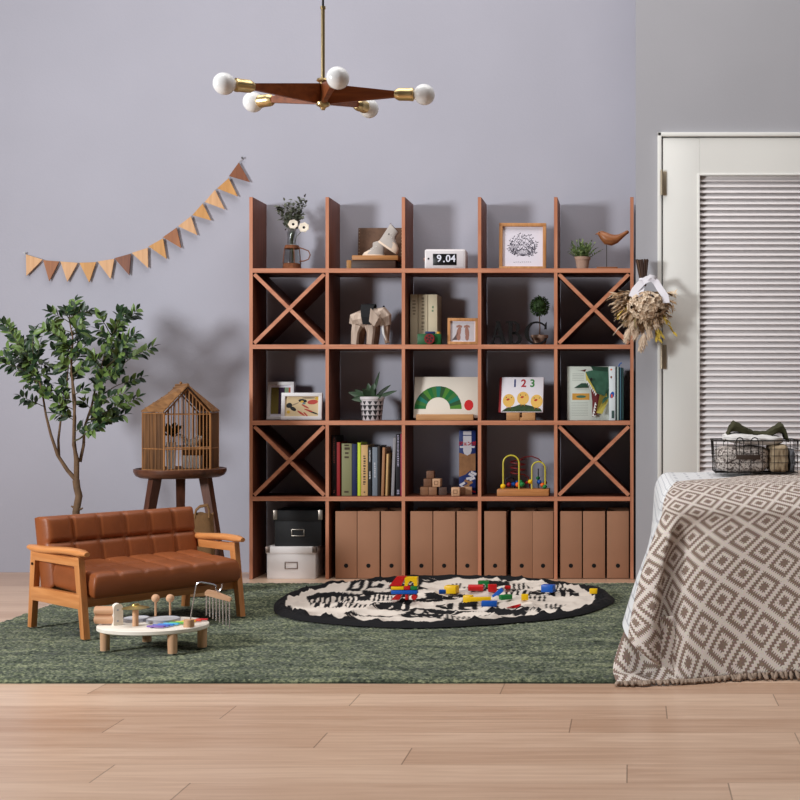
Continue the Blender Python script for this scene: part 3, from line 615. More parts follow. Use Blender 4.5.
def boot(label, loc, rot, zs=.8):
    t = thing('baby_boot', label, 'shoe', loc, rot)
    L = .104; rings = [(0, 1, .0, .5, 1), (.004, 1.02, 0, .53, 1), (.016, 1.0, 0, .52, 1), (.03, .92, -.03, .46, 1), (.042, .76, -.115, .41, 1), (.055, .60, -.195, .37, 1), (.07, .53, -.23, .35, 1), (.09, .53, -.225, .35, 1), (.095, .5, -.225, .32, 1), (.075, .44, -.225, .28, 2), (.03, .4, -.22, .26, 2)]
    mb = MB(); n = 28; vs = []; 
    for z, a, cx, b, g in rings:
        for k in range(n):
            th = 2*PI*k/n; x = cx*L+a*L/2*math.cos(th); yy = b*L/2*.85*math.sin(th)*(1+.12*math.cos(th))
            vs.append((x, yy, z*zs+(.006*(1-math.cos(th)) if .05 < z < .1 and g == 1 else 0)))
    for i in range(len(rings)-1):
        for k in range(n):
            th = 2*PI*(k+.5)/n; toe = rings[i][0] < .032 and math.cos(th) > .45 and rings[i][4] == 1 and i >= 1
            mb.add([], [], 0); mb.f.append([i*n+k, i*n+(k+1) % n, (i+1)*n+(k+1) % n, (i+1)*n+k]); mb.mi.append(2 if i >= 8 else (1 if toe else 0))
    mb.v = [Vector(p) for p in vs]; mb.f.append(list(range(n))[::-1]); mb.mi.append(0); mb.f.append(list(range((len(rings)-1)*n, len(rings)*n))); mb.mi.append(2)
    mb.build('upper', [m_boot, m_toe, m_in], t, ang=50)
    s = MB(); s.grid(lambda u_, v_: Vector((L*.515*math.cos(2*PI*u_), .275*L*.88*math.sin(2*PI*u_)*(1+.12*math.cos(2*PI*u_)), .009*v_)), 28, 2, cu=True)
    s.f.append(list(range(28))); s.mi.append(0); s.f.append(list(range(28, 56))); s.mi.append(0)
    s.build('sole', m_toe, t)
    la = MB()
    for i in range(4): x = .02-.013*i; z = (.036+.012*i)*zs; la.tube([(x, -.02, z-.006), (x+.006, 0, z+.006), (x, .02, z-.006)], .0016, 5)
    la.build('laces', m_white, t); MB().sph((-.026, -.0172, .062*zs), .003, 8, 6).build('eyelet', m_blk, t)
    MB().tube([(-.048, 0, .1*zs), (-.053, 0, .108*zs), (-.049, 0, .112*zs)], (.001), 6).build('pull_tab', m_case, t)
zb = T1+.043+.0215+2*E
boot('cream baby boot lying flat with its toe to the left on the board', (PX(371, 5.99), 6.05, zb), (0, 0, PI-.12), .68)
boot('cream baby boot tipped up with heel raised, leaning on the other boot', (PX(387, 5.99), 6.0, zb+.0335), (0, math.radians(34), -.08), .95)
# row 1 : flip clock
y = 5.985; cw, chh = .1905, .0935
ck = thing('flip_clock', 'white retro flip clock showing 9.04 on top shelf', 'clock', (PX(445, y), y, T1+E))
MB().b2(-cw/2, cw/2, 0, .085, 0, chh, .009).build('case', mat('clock_white', (232, 226, 226), .35), ck)
MB().b2(-cw/2+.008, cw/2-.008, -.0015, .004, .008, chh-.008, .001).build('front_panel', mat('clock_panel', (214, 208, 210), .5), ck)
MB().b2(-cw*.29, cw*.28, -.004, .002, chh*.2, chh*.76, .001).build('display', mat('display_black', (14, 14, 16), .3), ck)
d = MB(); fz = chh*.5
d.text('9', .046, TXT(-.0265, -.0046, fz+.001), .0006, bold=.0007).text('.', .05, TXT(-.004, -.0046, fz+.001), .0006, bold=.001).text('04', .046, TXT(.0265, -.0046, fz+.001), .0006, bold=.0007)
d.build('digits', mat('digit_white', (226, 228, 240), .5), ck)
k = MB(); k.cyl((-cw/2+.001, .04, chh*.52), (-cw/2-.008, .04, chh*.52), .009, n=20); k.build('knob', mat('rose_knob', (196, 150, 134), .4, .5), ck)
MB().cyl((-cw*.4, -.001, chh*.52), (-cw*.4, -.0035, chh*.52), .0042, n=14).build('sensor_dot', m_blk, ck)
# row 1 : botanical print
def botan(a, w, h, b, y0, y1):
    r2 = random.Random(4); base = Vector((0, b+h*.27))
    for i in range(17):
        an = math.radians(-28+236*i/16); k_ = (.98, .8, .9)[i % 3]; T = Vector((.37*w*math.cos(an)*k_, b+h*.53+.33*h*math.sin(an)*k_)); mid = base.lerp(T, .5)+Vector((T.x*.28, -h*.04)); P = []
        for k in range(8): f = k/7; P.append(base*(1-f)**2+mid*2*f*(1-f)+T*f*f)
        for k in range(7):
            p, q_ = P[k], P[k+1]; dd = (q_-p).normalized(); nn_ = Vector((-dd.y, dd.x))*.0006
            a.prism([tuple(p-nn_), tuple(q_-nn_), tuple(q_+nn_), tuple(p+nn_)], y0, y1)
            if k >= 2:
                for sg in (-1, 1):
                    c = p.lerp(q_, r2.random())+Vector((-dd.y, dd.x))*sg*.005+dd*.002; a.ell(c.x, c.y, .0048, .0019, y0, y1, 0, 8, math.atan2(dd.y, dd.x)+sg*.8)
    for i in range(9): x = -.04+i*.0095; a.ell(x, b+h*.115+r2.uniform(-.001, .001), .0035, .001, y0, y1, 0, 8, r2.uniform(-.6, .6))
frame('picture_frame', 'square light wood frame holding a botanical line drawing, on top shelf', 'picture frames', 499, 546, 223, 6.02, T1, .0155, .03, m_ofr, m_print, botan, [m_ink], .08, .03)
# row 1 : potted herb, bird
y = 6.0
hp = thing('potted_herb', 'small bushy green herb in pale terracotta pot on top shelf', 'plant', (PX(582.5, y), y, T1+E))
m_tc = mat('pale_terracotta', (178, 146, 128), .9, var=.12, vs=40, bump=.2)
MB().lathe([(0, 0), (.026, 0), (.033, .045), (.036, .045), (.0375, .058), (.033, .058), (.031, .048), (0, .048)], 24).build('pot', m_tc, hp)
m = MB(); rr = random.Random(21)
for i in range(64):
    a, el = rr.uniform(0, 2*PI), rr.uniform(.55, 1.5); d0 = Vector((math.cos(a)*math.cos(el), math.sin(a)*math.cos(el), math.sin(el))); L = rr.uniform(.055, .092)
    p0 = Vector((d0.x*.018, d0.y*.018, .045)); m.tube([p0, p0+d0*L], [.0009, .0006], 4)
    for k in range(9): m.leaf(p0+d0*L*(.25+.75*k/8), d0+Vector((rr.uniform(-.9, .9), rr.uniform(-.9, .9), rr.uniform(-.3, .8))), .0125, .0075, n=1, mi=rr.random() < .45)
m.build('foliage', [mat('herb_green', (86, 108, 62), .7), mat('herb_light', (132, 150, 92), .7)], hp, ang=80)
m_bw = wood('carved_wood', (128, 76, 44), (164, 104, 62), 'x', .4)
bi = bird('bird_figurine', 'carved brown wooden bird on a thin metal rod, right end of top shelf', (PX(606.4, 5.99), 5.99, T1+.131), 0, .8, (m_bw, m_bw, m_blk), 1.22)
z0 = -.131+E
MB().cyl((.001, 0, -.012), (.001, 0, z0+.006), .0021, n=8).build('rod', mat('dark_iron', (58, 52, 50), .5, .7), bi); MB().b2(-.045, .052, -.03, .03, z0, z0+.009, .002).build('base', m_dkw if 0 else m_bw, bi)
# row 2 : elephant
y = 5.99
el = thing('elephant_figurine', 'faceted pale wooden elephant with a black saddle cloth', 'ornament', (PX(371, y), y, T2+E))
m_el = wood('pale_driftwood', (172, 150, 134), (212, 192, 176), 'z', .6); m_el2 = wood('driftwood_brown', (134, 106, 88), (166, 136, 114), 'z', .6)
def P2(px, py, dy=0): return Vector((PX(px, y)-PX(371, y), dy, PZ(py, y)-T2))
b = MB(); b.tube([P2(353.5, 325), P2(355, 321), P2(361, 320), P2(368, 318.5), P2(375, 318), P2(380, 319), P2(383, 321)], [(.02, .034), (.036, .049), (.043, .055), (.047, .059), (.045, .056), (.038, .048), (.02, .03)], 12); b.build('body', m_el, el, smooth=False)
hd = MB(); hd.tube([P2(376, 314), P2(380, 315), P2(384, 319), P2(387, 326)], [(.03, .03), (.038, .044), (.036, .04), (.02, .02)], 7); h = hd.build('head', m_el, el, smooth=False)
tk = MB(); tk.tube([P2(385, 318), P2(386.5, 328), P2(386.5, 336), P2(387, 343), P2(389.5, 342)], [.022, .017, .013, .01, .007], 6); tk.build('trunk', m_el2, el, smooth=False)
for sy in (-1, 1):
    ea = MB(); ea.prism([(P2(374, 309).x, P2(374, 309).z), (P2(382, 318).x, P2(382, 318).z), (P2(377, 327).x, P2(377, 327).z), (P2(372, 322).x, P2(372, 322).z)], -.004, .004, M=Matrix.Translation((0, sy*.05, 0)) @ Matrix.Rotation(-.15*sy, 4, 'X')); ea.build('ear', m_el, el, smooth=False)
    tu = MB(); tu.tube([P2(383.5, 326, sy*.022), P2(384.5, 334, sy*.026), P2(387, 341, sy*.022)], [.006, .005, .001], 6); tu.build('tusk', m_white, el)
for px, sy, m_ in ((355.5, -1, m_el), (359, 1, m_el2), (371, -1, m_el), (374, 1, m_el2)):
    lg = MB(); lg.tube([P2(px+(3 if px < 360 else 0), 326, sy*.022), P2(px+1, 333, sy*.026), P2(px, 344.75, sy*.026)], [.026, .019, .0155], 7); lg.build('leg', m_, el, smooth=False)
sdl = MB(); xs0, xs1 = P2(361.5, 0).x, P2(376, 0).x; N_ = 9
def sad(u_, v_):
    a = -2.0+4*v_; ww = (1-.5*abs(2*v_-1)**1.5); xm = (xs0+xs1)/2; r_ = .064
    return Vector((xm+(xs1-xs0)/2*ww*(2*u_-1), .058*math.sin(a), P2(0, 319).z+(r_+.002)*math.cos(a)-.0*u_))
sdl.grid(sad, 4, 9); g2 = MB(); g2.grid(lambda u_, v_: sad(u_, v_)+Vector((0, .002*math.sin(4*v_-2.0), .003*math.cos(4*v_-2.0))), 4, 9)
sdl.add(g2.v, g2.f); sdl.build('saddle_cloth', mat('black_felt', (28, 28, 30), .9), el, smooth=False)
hn = MB(); hn.tube([P2(381.5, 311, .02), P2(383, 307, .02), P2(383, 305.5, .02)], [.007, .006, .003], 6); hn.build('far_ear', MATS['black_felt'], el, smooth=False)
# row 2 : three cream books, camera, frame, letters, topiary
def book(label, px0, px1, py0, Y, zb, dep, mc, group, tilt=0, title=None, bevel=.002, yaw=0):
    w = (px1-px0)*Y/F; h = PZ(py0, Y)-zb; c = MB(); th = min(.0025, w*.2)
    c.b2(-w/2, w/2, 0, .004, 0, h, min(bevel, w*.3)).b2(-w/2, -w/2+th, .002, dep, 0, h).b2(w/2-th, w/2, .002, dep, 0, h)
    o = c.build('book', mc); o.location = (PX((px0+px1)/2, Y), Y, zb+E+abs(math.sin(tilt))*w/2); o.rotation_euler = (0, tilt, yaw); tag(o, label, 'book', group)
    MB().b2(-w/2+th*.9, w/2-th*.9, .003, dep-.004, .003, h-.004).build('pages', m_paper, o)
    if title:
        mi, rows = title; t = MB(); r3 = random.Random(hash(label) % 99 if 0 else len(label))
        for (za, zb_, wd_) in rows:
            zz = h*za
            while zz < h*zb_:
                s = r3.uniform(.5, 1)*w*.5; t.b2(-w*wd_/2*r3.uniform(.6, 1), w*wd_/2*r3.uniform(.6, 1), -.0004, .001, zz, zz+s*.55); zz += s
        t.build('title_print', mi, o)
    return o
m_cr = mat('cream_cloth', (206, 192, 164), .75, var=.04, vs=20); m_tt = mat('title_grey', (150, 138, 118), .8)
book('cream book beside the green toy camera, leftmost of three cream books', 410.2, 417.8, 294.5, 6.03, T2, .14, m_cr, 'cream books on the second shelf', title=(m_tt, [(.6, .9, .5)]))
book('cream book with raised spine, middle of three cream books', 418.3, 427.6, 294.5, 6.03, T2, .14, m_cr, 'cream books on the second shelf', title=(m_tt, [(.3, .92, .35)]))
book('cream book with green spine mark, rightmost of three cream books', 428.1, 437.2, 294.5, 6.03, T2, .14, m_cr, 'cream books on the second shelf', title=(mat('title_green', (120, 140, 112), .8), [(.66, .8, .25)]))
y = 5.96; cx = PX(429, y)
tc_ = thing('toy_camera', 'green toy camera with dark red lens standing before the cream books', 'toy camera', (cx, y, T2+E))
MB().b2(-.054, .054, 0, .035, 0, .05, .003).build('body', mat('toy_green', (22, 84, 40), .45), tc_)
l = MB(); l.cyl((.004, .002, .026), (.004, -.016, .026), .0235, n=28); l.build('lens', mat('toy_dark_red', (120, 26, 30), .4), tc_)
lr = MB()
for i in range(5): a = i*2*PI/5+.3; lr.cyl((.004+.013*math.cos(a), -.0158, .026+.013*math.sin(a)), (.004+.013*math.cos(a), -.0172, .026+.013*math.sin(a)), .0045, n=12)
lr.cyl((.004, -.0158, .026), (.004, -.0172, .026), .004, n=12); lr.build('lens_dots', m_blk, tc_)
MB().b2(-.02, .026, .006, .03, .05, .061, .004).build('viewfinder', mat('toy_navy', (28, 46, 92), .45), tc_); MB().cyl((.041, .017, .05), (.041, .017, .06), .009, n=16).build('shutter_button', mat('toy_mustard', (206, 148, 46), .45), tc_)
def feet(a, w, h, b, y0, y1):
    a.b2(-w*.46, w*.46, y0, y1, b+h*.06, b+h*.94, mi=0); y2 = y0-.0004
    for sx, ln in ((-1, .22), (1, -.1)):
        cx_ = sx*w*.17
        a.ell(cx_, b+h*.45, w*.085, h*.3, y2, y1, 1, 16, ln*-1)
        a.ell(cx_+sx*w*.0+ln*.0, b+h*.22, w*.075, h*.16, y2-.0002, y1, 1, 16)
        for i in range(5): a.ell(cx_+(-.09+.045*i)*w+w*.1*math.sin(ln), b+h*(.78-.02*abs(i-2)), w*.027, h*.06, y2-.0004, y1, 1, 10)
    a.prism([(-w*.44, b+h*.08), (-w*.2, b+h*.1), (-w*.2, b+h*.5), (-w*.3, b+h*.3)], y2, y1, 2)
frame('picture_frame', 'small light wood frame with a photo of two feet, beside the toy camera', 'picture frames', 447.5, 478, 318.5, 6.0, T2, .0135, .022, m_ofr, m_print, feet, [mat('photo_grey', (196, 190, 194), .6), mat('skin_tone', (156, 112, 98), .7), mat('photo_dark', (92, 76, 76), .7)], .14, .1)
# letters A B C
m_let = mat('black_letter', (16, 14, 14), .7, spec=.2)
yl = 5.975
def letter(ch, label, px0, px1, py0):
    w = (px1-px0)*yl/F; h = PZ(py0, yl)-T2; mb = MB(); D0, D1 = -.009, .009; th = h*.165; tn = h*.075; sf = h*.06
    if ch == 'A':
        mb.prism([(-w*.40, sf*.5), (-w*.40+tn*1.1, sf*.5), (w*.02+tn*.2, h*.97), (w*.0-tn, h*.97)], D0, D1)
        mb.prism([(w*.27-th*.5, sf*.5), (w*.27+th*.7, sf*.5), (w*.02+tn*.4, h), (w*.02-th*.7, h)], D0+.0002, D1-.0002)
        mb.prism([(-w*.22, h*.33), (w*.2, h*.33), (w*.18, h*.33+tn), (-w*.2, h*.33+tn)], D0+.0004, D1-.0004)
        mb.b2(-w*.5, -w*.2, D0+.0006, D1-.0006, 0, sf).b2(w*.1, w*.5, D0+.0006, D1-.0006, 0, sf)
    elif ch == 'B':
        x0 = -w*.34; mb.b2(x0, x0+th, D0, D1, 0, h); mb.b2(-w*.5, x0+th, D0+.0003, D1-.0003, 0, sf).b2(-w*.5, x0+th, D0+.0003, D1-.0003, h-sf, h)
        for zc, rz, rx in ((h*.735, h*.265, w*.36), (h*.265, h*.265, w*.46)):
            n = 18; xo = x0+th*.9; out = []; inn = []
            for i in range(n+1):
                a = -PI/2+PI*i/n; out.append((xo+w*.12+rx*math.cos(a), zc+rz*math.sin(a))); inn.append((xo+w*.12+(rx-th*.92)*math.cos(a), zc+(rz-tn)*math.sin(a)))
            out = [(xo-.002, zc-rz)]+out+[(xo-.002, zc+rz)]; inn = [(xo-.002, zc-rz+tn)]+inn+[(xo-.002, zc+rz-tn)]
            for i in range(len(out)-1): mb.prism([out[i], out[i+1], inn[i+1], inn[i]], D0+.0002, D1-.0002)
    else:
        n = 30; out = []; inn = []
        for i in range(n+1):
            a = math.radians(38+(322-38)*i/n); f = max(0, -math.cos(a)); out.append((w*.04+w*.5*math.cos(a)*1.02, h*.5+h*.5*math.sin(a))); t_ = tn+(th*1.05-tn)*f**.8
            inn.append((w*.04+(w*.5-t_)*math.cos(a)*1.02, h*.5+(h*.5-tn*1.0)*math.sin(a)))
        for i in range(n): mb.prism([out[i], out[i+1], inn[i+1], inn[i]], D0, D1)
        mb.prism([(w*.36, h*.66), (w*.46, h*.66), (w*.47, h*.98), (w*.4, h*.9)], D0+.0003, D1-.0003); mb.prism([(w*.33, h*.16), (w*.40, h*.16), (w*.47, h*.28), (w*.42, h*.3)], D0+.0003, D1-.0003)
    o = mb.build('letter_block', m_let, None, (PX((px0+px1)/2, yl), yl, T2+E)); tag(o, label, 'letter', 'decorative letters')
letter('A', 'black wooden capital letter A standing on the second shelf', 489.5, 507.5, 321.5); letter('B', 'black wooden capital letter B standing on the second shelf', 506, 522.5, 321.5); letter('C', 'black wooden capital letter C standing before the topiary pot', 524, 547.5, 321.5)
y = 6.05; tp = thing('topiary', 'small round boxwood topiary in a pale clay pot behind letter C', 'plant', (PX(539.5, y), y, T2+E))
MB().lathe([(0, 0), (.027, 0), (.036, .034), (.041, .034), (.0415, .048), (.036, .048), (.034, .042), (0, .042)], 24).build('pot', mat('clay_pot', (160, 130, 112), .9, var=.1, vs=30), tp)
MB().tube([(0, 0, .04), (.002, 0, .08), (0, 0, .14)], .0028, 7).build('stem', mat('topiary_stem', (96, 66, 44), .8), tp)
m = MB(); rr = random.Random(8); zc = PZ(306, y)-T2
for i in range(520):
    d0 = Vector((rr.gauss(0, 1), rr.gauss(0, 1), rr.gauss(0, 1))).normalized(); m.leaf(Vector((0, 0, zc))+d0*rr.uniform(.032, .043), d0+Vector((rr.uniform(-.8, .8), rr.uniform(-.8, .8), rr.uniform(-.8, .8))), .012, .008, n=1)
m.sph((0, 0, zc), .034, 12, 8); m.build('foliage', mat('boxwood', (52, 74, 36), .6, var=.35, vs=60), tp, ang=80)
# row 3 : white frames
def stripes(a, w, h, b, y0, y1):
    for x0, x1, mi in ((-.5, -.12, 0), (-.12, .1, 1), (.1, .18, 4), (.18, .38, 2), (.38, .52, 3)):
        if mi in (2, 3): a.b2(w*x0, w*x1, y0, y1, b+h*.72, b+h*.93, mi=mi); a.b2(w*x0, w*x1, y0, y1, b+h*.08, b+h*.72, mi=1 if mi == 3 else 0)
        elif mi == 4: a.b2(w*x0, w*x1, y0, y1, b+h*.08, b+h*.93, mi=1)
        else: a.b2(w*x0, w*x1, y0, y1, b+h*.08, b+h*.93, mi=mi)
frame('picture_frame', 'white upright picture frame with a striped olive and purple print, behind another frame', 'picture frames', 266.3, 293, 382.3, 6.06, T3, .0155, .024, m_wfr, m_print, stripes, [mat('art_olive', (122, 108, 50), .8), mat('art_purple', (56, 36, 62), .8), mat('art_sage', (128, 148, 118), .8), mat('art_rust', (180, 80, 54), .8)], .1, -.03)
def abstract(a, w, h, b, y0, y1):
    a.b2(-w*.5, w*.5, y0, y1, b, b+h, mi=0); y2 = y0-.0003; r4 = random.Random(14)
    for (x, z, rx, rz, ro, mi) in ((.02, .78, .13, .07, -.1, 1), (-.38, .55, .09, .1, .3, 1), (-.26, .38, .1, .07, -.5, 1), (-.4, .22, .05, .06, .4, 3), (.32, .72, .16, .09, .1, 2), (.1, .5, .13, .03, -.5, 2), (.2, .3, .14, .03, -.3, 2), (-.02, .16, .14, .035, -.6, 2), (.12, .1, .1, .03, -.8, 2), (.33, .2, .18, .03, -.35, 1), (.2, .93, .2, .03, 0, 4), (.45, .9, .06, .07, 0, 3), (.0, .74, .05, .04, .1, 3), (-.2, .62, .12, .02, .4, 4), (.06, .64, .05, .03, .2, 5)):
        a.ell(w*x, b+h*z, w*rx, h*rz*1.3, y2-.0003*r4.random(), y1, mi, 14, ro)
frame('picture_frame', 'white landscape picture frame with a cream, red and black print, in front of another frame', 'picture frames', 281, 321.3, 393.3, 5.985, T3, .0165, .022, m_wfr, m_print, abstract, [mat('art_cream', (214, 190, 150), .8), mat('art_black', (40, 42, 44), .8), mat('art_red', (184, 74, 66), .8), mat('art_yellow', (212, 172, 72), .8), mat('art_grey', (148, 128, 108), .8), mat('art_blue', (96, 134, 140), .8)], .12, .05)
# row 3 : succulent
y = 5.99; su = thing('potted_succulent', 'spiky dark green succulent in a black and white patterned pot', 'plant', (PX(372, y), y, T3+E))
def potm():
    m = bpy.data.materials.new('geometric_pot'); m.use_nodes = True; nt = m.node_tree; b = nt.nodes['Principled BSDF']; b.inputs['Roughness'].default_value = .5; L = nt.links
    def M_(op, *a):
        n = nt.nodes.new('ShaderNodeMath'); n.operation = op
        for i, x in enumerate(a):
            if isinstance(x, (int, float)): n.inputs[i].default_value = x
            else: L.new(x, n.inputs[i])
        return n.outputs[0]
    tc = nt.nodes.new('ShaderNodeTexCoord'); s = nt.nodes.new('ShaderNodeSeparateXYZ'); L.new(tc.outputs['Object'], s.inputs[0])
    an = M_('ARCTAN2', s.outputs['Y'], s.outputs['X']); u_ = M_('FRACT', M_('MULTIPLY', an, 12/(2*PI))); v_ = M_('FRACT', M_('DIVIDE', s.outputs['Z'], .0235)); col = M_('FRACT', M_('MULTIPLY', an, 6/(2*PI)))
    tri = M_('LESS_THAN', M_('ABSOLUTE', M_('SUBTRACT', u_, .5)), M_('MULTIPLY', M_('SUBTRACT', 1.0, v_), .48)); top = M_('GREATER_THAN', s.outputs['Z'], .088)
    lt = M_('MULTIPLY', M_('LESS_THAN', v_, .16), M_('GREATER_THAN', u_, .3)); w_ = M_('MAXIMUM', M_('MAXIMUM', tri, lt), top)
    mx = nt.nodes.new('ShaderNodeMix'); mx.data_type = 'RGBA'; L.new(w_, mx.inputs[0]); mx.inputs[6].default_value = lin((38, 36, 40)); mx.inputs[7].default_value = lin((206, 198, 200)); L.new(mx.outputs[2], b.inputs['Base Color']); return m
MB().lathe([(0, 0), (.042, 0), (.044, .004), (.0535, .094), (.0565, .096), (.057, .108), (.052, .109), (.05, .098), (0, .096)], 36).build('pot', potm(), su)
m = MB()
def blade(p, d, L, w, curl):
    m.leaf(p, d, L*1.1, w*1.15, n=5, curl=curl, up=Vector((0, -1, .45)))
for (x, z, L, w, dy) in ((-.9, .42, .09, .026, -.3), (-1, .75, .085, .02, .2), (-.7, .1, .075, .03, -.5), (-.75, .95, .055, .016, .4), (1, .52, .098, .018, -.1), (.75, .85, .095, .016, .2), (.25, 1.5, .125, .013, .1), (.1, .8, .06, .03, -.7), (.5, .25, .055, .026, -.7), (-.3, .7, .065, .028, -.8), (.0, 1.2, .075, .024, .5), (.7, .5, .07, .024, .7), (-.5, .6, .075, .025, .8), (.15, .95, .07, .03, -.4), (-.2, 1.1, .07, .024, -.2)):
    blade(Vector((x*.012, dy*.01, .094)), (x, dy, z), L, w, .22)
m.build('foliage', mat('agave_green', (44, 66, 42), .45, spec=.5, var=.25, vs=30), su, ang=80)
# row 3 : board books on stands
m_std = wood('stand_pine', (170, 120, 74), (200, 150, 100), 'x', .55)
y = 5.985; w = 63.5*y/F; h = .194; cxx = PX(444.8, y)
s_ = thing('book_stand', 'light wooden slat stand holding the board book with the green arch', 'book stand', (cxx, y, T3+E))
MB().b2(-.13, .133, -.018, .004, 0, .028, .002).b2(-.13, .133, .004, .05, 0, .008, .001).build('front_slat', m_std, s_); MB().box((0, .062, .055), (.2, .007, .11), (-.22, 0, 0), .001).build('back_slat', m_std, s_)
bk = thing('board_book', 'cream landscape board book with a banded green arch and red dot', 'book', (cxx, y+.0075, T3+.0115), (-.2, 0, 0))
MB().b2(-w/2, w/2+.008, 0, .014, 0, h, .002).build('cover', mat('cover_cream', (226, 216, 202), .6), bk)
a = MB(); n = 15; r4 = random.Random(2)
for i in range(n):                                     # a plain rainbow arch of green bands
    t0, t1 = PI*i/n, PI*(i+1)/n; ro, ri = .098, .05; c = (-.034, .042)
    pts = [(c[0]-ro*1.12*math.cos(t0), c[1]+ro*1.1*math.sin(t0)), (c[0]-ro*1.12*math.cos(t1), c[1]+ro*1.1*math.sin(t1)), (c[0]-ri*1.12*math.cos(t1), c[1]+ri*1.1*math.sin(t1)), (c[0]-ri*1.12*math.cos(t0), c[1]+ri*1.1*math.sin(t0))]
    a.prism(pts, -.0005, .001, i % 5)
a.build('cover_arch', [mat('art_green_a', (20, 104, 46), .7), mat('art_green_b', (58, 112, 50), .7), mat('art_green_c', (16, 112, 92), .7), mat('art_green_d', (36, 78, 38), .7), mat('art_green_e', (72, 126, 40), .7)], bk)
MB().ell(.108, .06, .021, .025, -.0005, .001, 0, 28).build('cover_dot', mat('art_scarlet', (196, 28, 32), .7), bk)
y = 5.985; cxx = PX(521, y)
s_ = thing('book_stand', 'small pine stand with a notched lip holding the counting board book', 'book stand', (cxx, y, T3+E))
MB().b2(-.066, -.006, -.016, .012, 0, .036, .002).b2(.006, .066, -.016, .012, 0, .036, .002).b2(-.007, .007, -.012, .012, 0, .014).b2(-.066, .066, .01, .05, 0, .008).build('front_slat', m_std, s_); MB().box((0, .07, .07), (.1, .007, .135), (-.24, 0, 0), .001).build('back_slat', m_std, s_)
bk = thing('board_book', 'white counting board book with red spine, digits 1 2 3 and yellow chicks', 'book', (cxx+.002, y+.0145, T3+.0375), (-.2, 0, -.08))
w, h = 42.5*y/F, .166
MB().b2(-w/2, w/2, 0, .02, 0, h, .002).build('cover', mat('cover_white', (232, 226, 232), .55), bk); MB().b2(-w/2-.012, -w/2+.001, .003, .022, 0, h, .002).build('spine', mat('spine_red', (150, 30, 36), .6), bk)
for ch, x, mm in (('1', -.036, mat('digit_navy', (38, 50, 112), .7)), ('2', .005, mat('digit_red', (176, 32, 46), .7)), ('3', .046, mat('digit_green', (60, 130, 60), .7))):
    MB().text(ch, .05, TXT(x, -.0003, h-.031), .0005, bold=.0012).build('printed_digit', mm, bk)
ch_ = MB()
for x, z in ((-.062, .055), (.004, .066), (.068, .052)):
    ch_.ell(x, z, .028, .031, -.0005, .001, 0, 24); ch_.ell(x-.004, z+.005, .008, .005, -.001, .001, 1, 12, .3)
    for sx in (-1, 1): ch_.ell(x+sx*.012, z+.015, .0024, .0024, -.001, .001, 2, 8); ch_.b2(x+sx*.008-.001, x+sx*.008+.001, -.0008, .001, z-.037, z-.028, mi=3)
ch_.build('printed_chicks', [mat('chick_yellow', (228, 182, 92), .7), mat('beak_red', (178, 52, 36), .7), m_blk, mat('leg_orange', (206, 110, 40), .7)], bk)
g_ = MB(); g_.prism([(-w/2+.002, .003), (w/2-.002, .003), (w/2-.012, .018), (.06, .026), (.0, .04), (-.04, .026), (-.07, .022)], -.0004, .001); g_.build('printed_grass', mat('art_grass', (44, 66, 34), .7, var=.4, vs=60), bk)
# row 3 : pop-up dinosaur book
y = 5.97; x0 = PX(567, y); h = PZ(366, y)-T3-.002
pb = thing('popup_book', 'open pop up book with a green dinosaur head biting out of the page', 'book', (x0, y, T3+E))
W = (609-567)*y/F
m_pg = mat('popup_page', (206, 212, 202), .75); m_pgw = mat('popup_spread', (226, 234, 236), .7)
MB().b2(0, W, .02, .026, 0, h, .001).build('page', m_pg, pb)
ar = MB()
def Z(f): return h*f
ar.prism([(W*.12, Z(.32+.06)), (W*.53, Z(.38)), (W*.53, Z(.5)), (W*.12, Z(.5))], .0194, .021, 0); ar.ell(W*.33, Z(.44), W*.12, Z(.025), .019, .021, 1, 14)
for i in range(5): ar.b2(W*.12, W*.4, .0196, .021, Z(.86-.03*i), Z(.866-.03*i), mi=3)
for i in range(9): ar.b2(W*.1, W*.5, .0196, .021, Z(.33-.03*i), Z(.335-.03*i), mi=3)
ar.prism([(W*.18, Z(.94)), (W*.3, Z(.92)), (W*.46, Z(.95)), (W*.42, Z(.9)), (W*.36, Z(.915))], .0194, .021, 2)
ar.build('page_print', [mat('art_mustard', (204, 150, 62), .7), mat('art_teal', (60, 108, 92), .7), mat('art_maroon', (92, 34, 36), .7), mat('art_text_grey', (150, 154, 148), .8)], pb)
hd = MB()
# folded paper head: upper jaw, lower jaw, mouth, wing
hd.add([(W*.45, -.01, Z(.9)), (W*.46, -.018, Z(.75)), (W*.72, -.02, Z(.5)), (W*.9, .0, Z(.45)), (W*1.0, .018, Z(.62)), (W*.98, .018, Z(.9)), (W*.62, .0, Z(.93))], [[0, 1, 2, 3, 4, 5, 6]], 0)
hd.add([(W*.62, .0, Z(.93)), (W*.98, .018, Z(.9)), (W*.98, .019, Z(.99)), (W*.56, .012, Z(1.0))], [[0, 1, 2, 3]], 1)
hd.add([(W*.44, -.012, Z(.9)), (W*.46, -.02, Z(.74)), (W*.7, -.022, Z(.5)), (W*.66, -.019, Z(.58)), (W*.5, -.016, Z(.8))], [[0, 1, 2, 3, 4]], 2)
hd.add([(W*.78, -.014, Z(.48)), (W*.7, -.018, Z(.14)), (W*.84, -.012, Z(.12)), (W*.98, .015, Z(.36)), (W*.95, .016, Z(.5))], [[0, 1, 2, 3, 4]], 2)
hd.add([(W*.86, .012, Z(.5)), (W*.84, -.008, Z(.3)), (W*.99, .016, Z(.42)), (W*1.0, .017, Z(.6))], [[0, 1, 2, 3]], 0)
